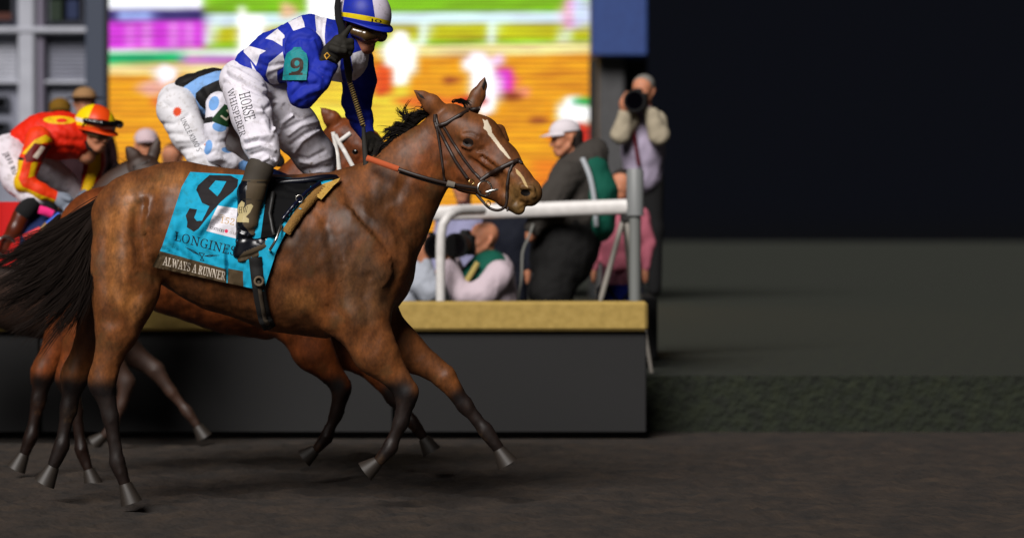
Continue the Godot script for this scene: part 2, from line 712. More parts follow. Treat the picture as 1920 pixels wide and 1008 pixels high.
func horse_head(f: Callable, cell: float) -> Body:
	var s := []
	var add := func(nodes: Array, zs: float, k: float, cut := false): s.append_array(chain(map_nodes(nodes, f), zs, k, cut))
	add.call([[806, 285, 0.0, 54], [840, 248, 0.01, 47]], 0.62, 16.0)
	add.call([[846, 232, 0.02, 36], [898, 258, 0.055, 39]], 0.92, 18.0)
	add.call([[900, 256, 0.05, 36], [942, 300, 0.10, 29], [972, 336, 0.14, 25]], 0.82, 16.0)
	add.call([[968, 342, 0.14, 27], [991, 358, 0.155, 25]], 0.85, 10.0)
	add.call([[862, 302, 0.03, 50], [878, 318, 0.04, 41]], 0.66, 14.0)
	add.call([[880, 322, 0.045, 38], [945, 362, 0.115, 21]], 0.66, 14.0)
	add.call([[950, 372, 0.13, 19], [972, 390, 0.145, 13]], 0.95, 9.0)
	add.call([[996, 372, 0.155, 14], [1000, 366, 0.155, 15]], 1.1, 8.0)
	# brows, cheek ridge, eye lids
	add.call([[872, 253, 0.125, 10], [890, 258, 0.135, 9]], 0.7, 9.0)
	add.call([[935, 246, -0.01, 14], [946, 262, 0.0, 9]], 0.8, 10.0)
	add.call([[884, 285, 0.115, 7], [935, 318, 0.15, 6]], 0.7, 10.0)
	add.call([[866, 272, 0.125, 4], [880, 277, 0.135, 4], [892, 272, 0.13, 3]], 0.8, 4.0)
	# nostril rim and hollow, mouth line
	add.call([[980, 350, 0.215, 6], [996, 354, 0.215, 6], [1000, 366, 0.205, 5]], 0.7, 6.0)
	add.call([[978, 362, 0.235, 6], [992, 361, 0.235, 8]], 1.4, 4.0, true)
	add.call([[948, 370, 0.205, 2.5], [975, 381, 0.215, 2.5], [1000, 384, 0.205, 2.5]], 2.5, 3.0, true)
	# ears: hollow cups
	add.call([[828, 212, 0.045, 18], [808, 193, 0.06, 17], [792, 180, 0.065, 10], [776, 169, 0.065, 2.0]], 0.55, 6.0)
	add.call([[884, 203, -0.03, 16], [896, 178, -0.035, 14], [905, 160, -0.035, 8], [909, 144, -0.035, 2]], 0.6, 6.0)
	add.call([[826, 206, 0.105, 5], [806, 190, 0.12, 7], [792, 180, 0.11, 2]], 0.8, 4.0, true)
	add.call([[894, 198, 0.02, 4], [903, 178, 0.025, 5], [906, 164, 0.02, 2]], 0.8, 4.0, true)
	return Body.new().build(s, cell, 1)

func coat_paint(blaze: bool) -> Paint:
	var p := Paint.new(COAT, 1.0, Color(0.385, 0.23, 0.118))
	# broad patches of the bay coat and of dried mud, then their soft edges
	var tan := Color(0.49, 0.31, 0.165)
	var dusk := Color(0.285, 0.18, 0.105)
	p.disc(230, 400, 50, 26, tan, -0.6)
	p.disc(215, 500, 22, 70, tan, 0.1)
	p.disc(300, 345, 70, 16, tan, -0.1)
	p.disc(250, 570, 30, 26, tan)
	p.disc(690, 400, 70, 34, dusk, -0.7)
	p.disc(600, 470, 60, 50, dusk)
	p.disc(690, 540, 50, 60, Color(0.34, 0.225, 0.14))
	p.disc(560, 560, 40, 30, tan)
	p.disc(800, 300, 24, 60, Color(0.42, 0.235, 0.115), 0.5)
	p.disc(860, 300, 40, 40, Color(0.39, 0.215, 0.105))
	p.disc(905, 275, 40, 30, Color(0.36, 0.20, 0.10), 0.8)
	p.disc(985, 362, 34, 26, Color(0.40, 0.29, 0.16))
	p.disc(965, 388, 24, 14, Color(0.42, 0.31, 0.17))
	for x in [200, 120, 745, 890]:
		p.disc(x, 850, 75, 140, Color(0.10, 0.07, 0.055))
	p.soften(22)
	var n := FastNoiseLite.new()
	n.seed = 5
	n.frequency = 0.02
	n.fractal_octaves = 5
	n.fractal_gain = 0.6
	var h := p.img.get_height()
	for y in h:
		for x in p.img.get_width():
			var w := n.get_noise_2d(x, y * 0.6)
			var g := 1.0 + w * 0.34 + n.get_noise_2d(x * 3.1 + 900.0, y * 1.6) * 0.16 + n.get_noise_2d(x * 9.0, y * 5.0) * 0.16
			var c := p.img.get_pixel(x, y)
			p.img.set_pixel(x, y, Color(c.r * g, c.g * g, c.b * (g * 0.94 + 0.06)))
	p.wash(mud_img, Vector2i(0, 0))
	var dark := Color(0.09, 0.06, 0.05)
	p.poly([[779, 170], [790, 176], [796, 184], [786, 180]], dark)
	p.poly([[908, 142], [911, 150], [906, 166], [902, 158]], dark)
	p.disc(985, 361, 9, 6, Color(0.06, 0.04, 0.03), 0.1)
	p.disc(877, 266, 10.5, 8, Color(0.13, 0.085, 0.06), 0.15)
	if blaze:
		var white := Color(0.80, 0.75, 0.66)
		p.poly([[904, 221], [909, 224], [913, 222], [917, 231], [921, 238], [922, 247], [930, 258], [937, 268], [945, 278], [952, 288], [958, 297], [953, 297], [945, 288], [938, 281], [931, 271], [921, 258], [916, 253], [912, 244], [906, 240], [907, 231]], white)
		p.poly([[966, 315], [973, 320], [982, 332], [988, 345], [990, 352], [984, 348], [977, 334], [968, 324]], Color(0.72, 0.62, 0.44))
	return p

func hair(guides: Array, count: int, r0: float, spread: float, curl: float, sd: int, steps := 11) -> ArrayMesh:
	# strands that run between neighbouring guide paths
	rng.seed = sd
	var s := Soup.new()
	var locks := maxi(6, count / 22)
	var lock := []
	for i in locks:
		lock.append([(i + rng.randf()) / locks * (guides.size() - 1), rng.randf_range(0.6, 1.0), Vector3(rng.randfn(), rng.randfn(), rng.randfn()) * spread, rng.randf() * TAU])
	for i in count:
		var own: Array = lock[rng.randi() % locks]
		var loose := rng.randf() < 0.15
		var g: float = rng.randf() * (guides.size() - 1) if loose else clampf(own[0] + rng.randfn() * 0.06, 0.0, guides.size() - 1.001)
		var gi := mini(int(g), guides.size() - 2)
		var f := g - gi
		var reach: float = rng.randf_range(0.5, 1.0) if loose else own[1] * rng.randf_range(0.8, 1.0)
		var off: Vector3 = own[2] + Vector3(rng.randfn(), rng.randfn(), rng.randfn()) * spread * (0.8 if loose else 0.28)
		var ph: float = rng.randf() * TAU if loose else own[3] + rng.randfn() * 0.25
		var pts := []
		var rad := []
		for k in steps:
			var t := float(k) / (steps - 1) * reach
			var a: Array = guides[gi]
			var b: Array = guides[gi + 1]
			var q := t * (a.size() - 1)
			var qi := mini(int(q), a.size() - 2)
			var pa: Vector3 = a[qi].lerp(a[qi + 1], q - qi)
			var pb: Vector3 = b[qi].lerp(b[qi + 1], q - qi)
			var w := Vector3(sin(ph + t * 7.0), cos(ph * 1.7 + t * 6.0), sin(ph * 2.3 + t * 5.0)) * curl * t
			pts.append(pa.lerp(pb, f) + off * (0.25 + t) + w)
			rad.append(r0 * (1.0 - 0.8 * float(k) / (steps - 1)))
		s.tube(pts, rad, 3)
	return s.done()

func strap(pts: Array, w: float, thick := 0.35) -> ArrayMesh:
	var s := Soup.new()
	s.tube(pts, [w], 6, thick, Vector3.BACK)
	return s.done()

# ---------------------------------------------------------------- people
func head_segs(xf: Transform3D) -> Array:
	var s := []
	s.append_array(local_chain(xf, [[0, .045, -.025, .086], [0, .04, .015, .082]], 0.02))
	s.append_array(local_chain(xf, [[0, -.015, .03, .066], [0, -.082, .05, .036]], 0.02))
	for e in [-1.0, 1.0]:
		s.append_array(local_chain(xf, [[e * .05, -.045, .0, .026], [e * .02, -.09, .055, .022]], 0.02))
		s.append_array(local_chain(xf, [[e * .036, -.028, .062, .026]], 0.015))
		s.append_array(local_chain(xf, [[e * .018, .026, .088, .009], [e * .045, .024, .074, .009]], 0.012))
		s.append_array(local_chain(xf, [[e * .08, -.02, -.012, .012], [e * .088, .018, -.02, .015]], 0.008))
		s.append_array(local_chain(xf, [[e * .013, -.036, .098, .009]], 0.008))
	s.append_array(local_chain(xf, [[0, .012, .09, .009], [0, -.03, .112, .012]], 0.012))
	s.append_array(local_chain(xf, [[-.02, -.062, .083, .008], [0, -.060, .090, .009], [.02, -.062, .083, .008]], 0.008))
	s.append_array(local_chain(xf, [[-.018, -.074, .080, .008], [.018, -.074, .080, .008]], 0.008))
	s.append_array(local_chain(xf, [[0, -.05, -.03, .056], [0, -.15, -.05, .058]], 0.02))
	return s

func add_eyes(xf: Transform3D, parent: Node3D) -> void:
	for e in [-1.0, 1.0]:
		var s := Soup.new()
		s.ball(xf * Vector3(e * .032, .004, .077), Vector3.ONE * .013, 6)
		part("eye", s.done(), M.eye, parent)

func thinner(segs: Array, f: float) -> Array:
	return segs.map(func(s): return [s[0], s[1] * f, s[2], s[3] * f, s[4], s[5], s[6]])

func facing(where: Vector3, yaw: float, pitch: float, roll := 0.0, size := 1.0) -> Transform3D:
	# yaw 90: looks along +x; 0: towards +z; pitch below 0 looks down
	return Transform3D(Basis(Vector3.UP, deg_to_rad(yaw)) * Basis(Vector3.RIGHT, deg_to_rad(-pitch)) * Basis(Vector3.BACK, deg_to_rad(roll)) * size, where)

func cap_mesh(xf: Transform3D, brim: bool, full_brim := false) -> ArrayMesh:
	var s := Soup.new()
	s.smooth = 1
	var n := 18
	var dome := func(i: int, j: int) -> Vector3:
		var a := PI * 0.5 * i / 7.0
		var b := TAU * j / n
		return xf * (Vector3(sin(a) * cos(b) * .096, cos(a) * .088 + .058, sin(a) * sin(b) * .112 - .004))
	for i in 7:
		for j in n:
			s.quad(dome.call(i + 1, j), dome.call(i + 1, j + 1), dome.call(i, j + 1), dome.call(i, j))
	if brim or full_brim:
		for lay in 2:
			for j in n:
				var q := []
				for e in [[0, 0], [0, 1], [1, 1], [1, 0]]:
					var b: float = TAU * (j + e[1]) / n if full_brim else PI * (0.12 + 0.76 * (j + e[1]) / n)
					var reach: float = 1.0 + e[0] * (0.55 if full_brim else 0.75 * sin(clampf((b / PI - 0.12) / 0.76, 0, 1) * PI))
					q.append(xf * Vector3(cos(b) * .095 * (1.0 + (reach - 1.0) * (1.0 if full_brim else 0.15)), .058 - lay * .006 - e[0] * (0.0 if full_brim else .018), sin(b) * .108 * reach - .004))
				if lay == 1: s.quad(q[0], q[1], q[2], q[3])
				else: s.quad(q[3], q[2], q[1], q[0])
	return s.done()

func bystander(label: String, x: float, top: float, z: float, floor_y: float, yaw: float, shirt: Material, legs: Material, skin: Material, hair_m: Material, pitch := 0.0) -> Array:
	# a standing figure whose head top comes at x, top; returns [node, head transform]
	var crown := at(x, top, z)
	var h := crown.y - floor_y
	var k := h / 1.76
	var t := thing("person", label, "person", Vector3(crown.x, floor_y, z))
	var xf := Transform3D(Basis(Vector3.UP, deg_to_rad(yaw)) * k, Vector3(crown.x, floor_y, z))
	var hx := facing(Vector3(crown.x, floor_y + 1.63 * k, z), yaw, pitch, 0.0, k)
	var scale_r := func(nodes: Array) -> Array: return nodes.map(func(q): return [q[0], q[1], q[2], q[3] * k])
	var top_s := []
	top_s.append_array(local_chain(xf, scale_r.call([[-.06, 0.95, 0, .13], [-.06, 1.15, 0, .135], [-.1, 1.36, 0, .11]]), 0.06))
	top_s.append_array(local_chain(xf, scale_r.call([[.06, 0.95, 0, .13], [.06, 1.15, 0, .135], [.1, 1.36, 0, .11]]), 0.06))
	for e in [-1.0, 1.0]:
		top_s.append_array(local_chain(xf, scale_r.call([[e * .19, 1.37, 0, .07], [e * .26, 1.1, .0, .055], [e * .24, .88, .08, .045]]), 0.03))
	var leg_s := []
	for e in [-1.0, 1.0]:
		leg_s.append_array(local_chain(xf, scale_r.call([[e * .09, .93, 0, .105], [e * .1, .5, .01, .075], [e * .11, .1, -.01, .055]]), 0.04))
	var body := Body.new().build(thinner(top_s, .8) + thinner(leg_s, .8) + local_chain(xf, scale_r.call([[-.24, .84, .09, .04], [-.24, .76, .1, .03]])) + local_chain(xf, scale_r.call([[.24, .84, .09, .04], [.24, .76, .1, .03]])), 0.022)
	body.join(Body.new().build(head_segs(hx), 0.011))
	part("body", mesh_of(body), skin, t)
	part("jacket", mesh_of(Body.new().build(top_s, 0.018).ruffle(0.012, Vector3(9, 6, 9), int(x))), shirt, t)
	part("trousers", mesh_of(Body.new().build(leg_s, 0.02).ruffle(0.01, Vector3(9, 6, 9), int(x) + 3)), legs, t)
	for e in [-1.0, 1.0]:
		part("shoe", mesh_of(Body.new().build(local_chain(xf, scale_r.call([[e * .11, .05, -.04, .05], [e * .12, .045, .13, .04]])), 0.018)), M.black_cloth, t)
	if hair_m:
		part("hair", mesh_of(Body.new().build(local_chain(hx, [[0, .055, -.03, .09], [0, .05, -.005, .088]], .02), 0.014)), hair_m, t)
	add_eyes(hx, t)
	return [t, hx]

# a helmet shell: a tilted dome with a short peak at the front
func helmet_mesh(xf: Transform3D, r: Vector3, box: Rect2, zref: float) -> ArrayMesh:
	var s := Soup.new()
	s.smooth = 1
	var n := 36
	var shell := func(i: int, j: int) -> Vector3:
		var a := PI * 0.56 * i / 12.0
		var b := TAU * j / n
		return xf * (Vector3(sin(a) * cos(b), cos(a), sin(a) * sin(b)) * r)
	for i in 12:
		for j in n:
			s.quad(shell.call(i + 1, j), shell.call(i + 1, j + 1), shell.call(i, j + 1), shell.call(i, j))
	# the peak, 5 mm thick, and the lower rim
	for lay in 2:
		for j in n:
			var q := []
			for e in [[0, 0], [0, 1], [1, 1], [1, 0]]:
				var b: float = TAU * (j + e[1]) / n
				var out: float = 1.0 + e[0] * (0.015 + 0.28 * pow(maxf(0.0, sin(b)), 3.0))
				q.append(xf * (Vector3(cos(b) * (1.0 + (out - 1.0) * 0.5), -0.16 - lay * 0.045 - e[0] * 0.10 * pow(maxf(0.0, sin(b)), 3.0), sin(b) * out) * r))
			if lay == 1: s.quad(q[0], q[1], q[2], q[3])
			else: s.quad(q[3], q[2], q[1], q[0])
	for j in n:
		var q := []
		for e in [[0, 0], [0, 1], [1, 1], [1, 0]]:
			var b: float = TAU * (j + e[1]) / n
			var out: float = 1.0 + (0.015 + 0.28 * pow(maxf(0.0, sin(b)), 3.0))
			q.append(xf * (Vector3(cos(b) * (1.0 + (out - 1.0) * 0.5), -0.16 - e[0] * 0.045 - 0.10 * pow(maxf(0.0, sin(b)), 3.0), sin(b) * out) * r))
		s.quad(q[3], q[2], q[1], q[0])
	var m := s.done()
	var a := m.surface_get_arrays(0)
	a[Mesh.ARRAY_TEX_UV] = flat_uv(a[Mesh.ARRAY_VERTEX], box, zref)
	m = ArrayMesh.new()
	m.add_surface_from_arrays(Mesh.PRIMITIVE_TRIANGLES, a)
	return m

func glove_segs(wrist: Array, palm: Array, knuckle: Array, fingers: Array) -> Array:
	var s := chain([wrist, palm, knuckle], 0.75, 6.0)
	for f in fingers:
		s.append_array(chain(f, 1.0, 2.5))
	return s

# ---------------------------------------------------------------- the scene
func _ready() -> void:
	var cam := Camera3D.new()
	cam.name = "camera"
	cam.position = Vector3(0, EYE_Y, DIST)
	cam.rotation.x = -TILT
	cam.fov = rad_to_deg(2.0 * atan(504.0 / FOCAL))
	cam.near = 0.1
	cam.far = 900.0
	var lens := CameraAttributesPhysical.new()
	lens.frustum_focal_length = 126.667
	lens.exposure_aperture = 2.05
	lens.frustum_focus_distance = 13.8
	lens.frustum_near = 0.1
	lens.frustum_far = 900.0
	cam.attributes = lens
	add_child(cam)

	var env := Environment.new()
	env.background_mode = Environment.BG_SKY
	var sky := ProceduralSkyMaterial.new()
	sky.sky_top_color = Color(0.045, 0.05, 0.07)
	sky.sky_horizon_color = Color(0.045, 0.05, 0.07)
	sky.ground_bottom_color = Color(0.05, 0.05, 0.05)
	sky.ground_horizon_color = Color(0.05, 0.05, 0.05)
	sky.sun_angle_max = 0.0
	env.sky = Sky.new()
	env.sky.sky_material = sky
	env.tonemap_mode = Environment.TONE_MAPPER_LINEAR
	env.tonemap_exposure = 1.12
	env.sdfgi_enabled = true
	env.ssao_enabled = true
	env.ssil_enabled = true
	var we := WorldEnvironment.new()
	we.name = "environment"
	we.environment = env
	add_child(we)

	# the floodlights on the grandstand roof, high behind the lens
	var sun := DirectionalLight3D.new()
	sun.name = "floodlights"
	sun.light_color = Color(1.0, 0.98, 0.965)
	sun.light_energy = 1.35
	sun.light_angular_distance = 30.0
	sun.shadow_enabled = true
	sun.sky_mode = DirectionalLight3D.SKY_MODE_LIGHT_ONLY
	sun.transform.basis = Basis.looking_at(Vector3(0.29, -0.61, -0.74), Vector3.UP)
	add_child(sun)

	prepare()
	print("ground ", Time.get_ticks_msec())
	grounds()
	background()
	barrier()
	print("lead ", Time.get_ticks_msec())
	lead_horse()
	print("rider ", Time.get_ticks_msec())
	lead_rider()
	print("second ", Time.get_ticks_msec())
	second_pair()
	third_pair()
	print("people ", Time.get_ticks_msec())
	onlookers()
	print("done ", Time.get_ticks_msec())

func prepare() -> void:
	rng.seed = 7
	sans = SystemFont.new()
	sans.font_names = PackedStringArray(["Droid Sans"])
	sans_bold = SystemFont.new()
	sans_bold.font_names = PackedStringArray(["Droid Sans"])
	sans_bold.font_weight = 700
	serif = SystemFont.new()
	serif.font_names = PackedStringArray(["Droid Serif"])
	serif_bold = SystemFont.new()
	serif_bold.font_names = PackedStringArray(["Droid Serif"])
	serif_bold.font_weight = 700
	grain_img = speck_image(1000, 0.014, 0.0, 0.75, 0.22, Color(0.30, 0.25, 0.18), 11)
	mud_img = speck_image(1100, 0.012, 0.12, 0.6, 0.5, Color(0.31, 0.235, 0.145), 23)
	fine_noise = noise_tex(0.03, 4, 512, 31)
	cloth_noise = noise_tex(0.02, 4, 512, 37)
	M.hoof = speckled([Color(0.10, 0.08, 0.065), Color(0.18, 0.15, 0.12)], 0.05, 4.0, 0.55)
	M.eye = mat(Color(0.02, 0.012, 0.01), 0.12, 0.5)
	M.mane = mat(Color(0.065, 0.045, 0.038), 0.75, 0.25)
	M.tail = mat(Color(0.085, 0.058, 0.044), 0.8, 0.2)
	M.leather = mat(Color(0.14, 0.085, 0.06), 0.5, 0.5)
	M.brass = mat(Color(0.78, 0.66, 0.42), 0.3, 0.5, 1.0)
	M.steel = mat(Color(0.74, 0.73, 0.70), 0.28, 0.5, 1.0)
	M.rubber = cloth(Color(0.66, 0.31, 0.17), 0.85)
	M.black_cloth = cloth(Color(0.075, 0.075, 0.08), 0.9)
	M.black_gloss = mat(Color(0.03, 0.03, 0.04), 0.2, 0.55)
	M.glove = cloth(Color(0.135, 0.125, 0.105), 0.75)
	M.blue = cloth(Color(0.085, 0.155, 0.60), 0.7, 0.05)
	M.white_cloth = cloth(Color(0.84, 0.83, 0.86), 0.85)
	M.lilac_cloth = cloth(Color(0.72, 0.66, 0.69), 0.9)
	M.skin_deep = mat(Color(0.56, 0.35, 0.26), 0.5, 0.45)
	M.skin = mat(Color(0.72, 0.48, 0.36), 0.6, 0.4)
	M.skin.subsurf_scatter_enabled = true
	M.skin.subsurf_scatter_strength = 0.15
	M.hair_brown = mat(Color(0.13, 0.09, 0.07), 0.7)
	M.white_paint = speckled([Color(0.74, 0.73, 0.72), Color(0.84, 0.83, 0.82)], 0.02, 1.0, 0.4)
	M.goggle = mat(Color(0.30, 0.22, 0.11), 0.22, 0.8)

# ---------------------------------------------------------------- ground
func grounds() -> void:
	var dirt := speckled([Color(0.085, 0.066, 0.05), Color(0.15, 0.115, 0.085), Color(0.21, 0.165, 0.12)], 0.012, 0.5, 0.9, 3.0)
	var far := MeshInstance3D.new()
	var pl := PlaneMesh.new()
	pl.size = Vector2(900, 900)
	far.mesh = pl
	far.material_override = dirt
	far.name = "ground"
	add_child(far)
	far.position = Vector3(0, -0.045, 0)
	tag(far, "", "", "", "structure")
	# the harrowed and hoof-torn surface near the horses
	var q := FastNoiseLite.new()
	q.seed = 2
	q.frequency = 1.0
	q.fractal_octaves = 5
	q.fractal_gain = 0.6
	var s := Soup.new()
	s.smooth = 1
	var nx := 190
	var nz := 110
	var pts := []
	for j in nz + 1:
		var row := PackedVector3Array()
		for i in nx + 1:
			var x := -4.2 + 8.4 * i / nx
			var z := -4.6 + 7.2 * j / nz
			var edge := clampf(minf(minf(i, nx - i), minf(j, nz - j)) / 6.0, 0.0, 1.0)
			row.append(Vector3(x, -0.05 + edge * (0.042 + 0.035 * q.get_noise_2d(x * 1.6, z * 2.4) + 0.02 * q.get_noise_2d(x * 7.0 + 40, z * 7.0)), z))
		pts.append(row)
	for j in nz:
		for i in nx:
			s.quad(pts[j + 1][i], pts[j][i], pts[j][i + 1], pts[j + 1][i + 1])
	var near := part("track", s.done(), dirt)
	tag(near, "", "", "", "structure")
	# the infield, a step above the track
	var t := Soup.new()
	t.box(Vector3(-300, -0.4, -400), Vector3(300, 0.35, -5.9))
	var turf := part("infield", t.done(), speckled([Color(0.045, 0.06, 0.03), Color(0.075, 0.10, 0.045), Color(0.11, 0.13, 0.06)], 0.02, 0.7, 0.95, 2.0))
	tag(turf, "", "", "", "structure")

# ---------------------------------------------------------------- board, pavilion and tower far behind
func slab(x0: float, y0: float, x1: float, y1: float, z: float, deep: float, bev := 0.02) -> ArrayMesh:
	var a := at(x0, y1, z)
	var b := at(x1, y0, z)
	var s := Soup.new()
	s.box(Vector3(a.x, a.y, z - deep), Vector3(b.x, b.y, z), bev)
	return s.done()

func footed(x0: float, y0: float, x1: float, z: float, deep: float, foot := 0.35, bev := 0.03) -> ArrayMesh:
	var a := at(x0, y0, z)
	var b := at(x1, y0, z)
	var s := Soup.new()
	s.box(Vector3(a.x, foot, z - deep), Vector3(b.x, b.y, z), bev)
	return s.done()

func background() -> void:
	var z := -30.0
	var p := Paint.new(Rect2(203, -40, 904, 500), 1.0, Color(0.97, 0.64, 0.05))
	screen_picture(p)
	var board := thing("video_board", "huge video board showing a blurred orange and green race picture", "video board", at(655, 440, z) * Vector3(1, 0, 1) + Vector3(0, 0.35, 0))
	part("cabinet", slab(199, -60, 1111, 452, z - 0.06, 1.2), mat(Color(0.09, 0.10, 0.12), 0.7), board)
	for x in [330, 655, 980]:
		part("leg", footed(x - 22, 452, x + 22, z - 0.4, 0.6), mat(Color(0.12, 0.13, 0.15), 0.7), board)
	var lit := mat(Color(0.02, 0.02, 0.02), 0.9)
	lit.emission_enabled = true
	lit.emission = Color.BLACK
	lit.emission_texture = p.tex()
	lit.emission_operator = BaseMaterial3D.EMISSION_OP_ADD
	lit.emission_energy_multiplier = 1.12
	lit.texture_repeat = false
	var a := at(203, 460, z)
	var b := at(1107, -40, z)
	var face := QuadMesh.new()
	face.size = Vector2(b.x - a.x, b.y - a.y)
	part("screen", face, lit, board, Vector3((a.x + b.x) / 2, (a.y + b.y) / 2, z))
	var glow := AreaLight3D.new()
	glow.name = "screen_light"
	glow.area_size = Vector2(b.x - a.x, b.y - a.y)
	glow.light_color = Color(1.0, 0.78, 0.35)
	glow.light_energy = 3.0
	glow.area_range = 60.0
	glow.shadow_enabled = true
	glow.position = Vector3((a.x + b.x) / 2, (a.y + b.y) / 2, z + 0.05)
	glow.rotation.y = PI
	add_child(glow)

	# pavilion on the left
	z = -22.0
	var wall := speckled([Color(0.42, 0.43, 0.48), Color(0.49, 0.50, 0.55)], 0.01, 0.4, 0.85)
	var pale := speckled([Color(0.58, 0.59, 0.63), Color(0.66, 0.67, 0.71)], 0.01, 0.4, 0.8)
	var slate := mat(Color(0.21, 0.24, 0.30), 0.75)
	var glass := mat(Color(0.03, 0.035, 0.04), 0.12, 0.6)
	var house := thing("pavilion", "grey timber pavilion with white pilasters and dark windows left of the board", "building", at(80, 440, z) * Vector3(1, 0, 1) + Vector3(0, 0.35, 0))
	part("wall", footed(-120, -60, 190, z - 0.6, 0.3), wall, house)
	part("corner_post", footed(158, -60, 198, z - 0.30, 0.3), slate, house)
	part("pilaster", footed(32, -60, 64, z - 0.34, 0.3), pale, house)
	part("pilaster", footed(-60, -60, -36, z - 0.34, 0.3), pale, house)
	part("pilaster", footed(64, -60, 82, z - 0.42, 0.2), mat(Color(0.42, 0.40, 0.46), 0.8), house)
	part("ledge", slab(-120, 50, 166, 62, z - 0.32, 0.35), pale, house)
	part("ledge", slab(-120, 150, 166, 158, z - 0.45, 0.2), pale, house)
	for i in 11:
		part("plank", slab(84, 64 + i * 7.9, 164, 71 + i * 7.9, z - 0.56, 0.06, 0.008), wall, house)
		part("plank", slab(-30, 64 + i * 7.9, 31, 71 + i * 7.9, z - 0.56, 0.06, 0.008), pale, house)
	for w in [[88, -40, 154, 44], [-20, -40, 25, 40], [-20, 178, 14, 206], [-20, 226, 14, 250]]:
		var pane := part("window", slab(w[0], w[1], w[2], w[3], z - 0.50, 0.10), mat(Color(0.30, 0.31, 0.35), 0.8), house)
		part("pane", slab(w[0] + 3, w[1] + 3, w[2] - 3, w[3] - 3, z - 0.485, 0.05), glass, pane)
	part("poster", slab(92, 0, 115, 40, z - 0.475, 0.02), mat(Color(0.05, 0.13, 0.06), 0.8), house)
	part("curtain", slab(124, 0, 146, 36, z - 0.475, 0.02), mat(Color(0.06, 0.12, 0.26), 0.8), house)
	part("curtain", slab(-20, 24, 21, 38, z - 0.475, 0.02), mat(Color(0.26, 0.10, 0.05), 0.8), house)

	# tower right of the board
	var tower := thing("sign_tower", "dark grey column with a blue panel right of the video board", "tower", at(1160, 440, -28) * Vector3(1, 0, 1) + Vector3(0, 0.35, 0))
	part("column", footed(1122, 95, 1172, -28.0, 0.8), speckled([Color(0.22, 0.22, 0.225), Color(0.27, 0.27, 0.275)], 0.02, 0.6, 0.7), tower)
	part("backing", footed(1106, 95, 1214, -28.9, 0.5), mat(Color(0.045, 0.065, 0.08), 0.8), tower)
	part("panel", slab(1109, -60, 1214, 104, -27.6, 1.0), speckled([Color(0.075, 0.19, 0.42), Color(0.10, 0.23, 0.47)], 0.02, 0.6, 0.6), tower)

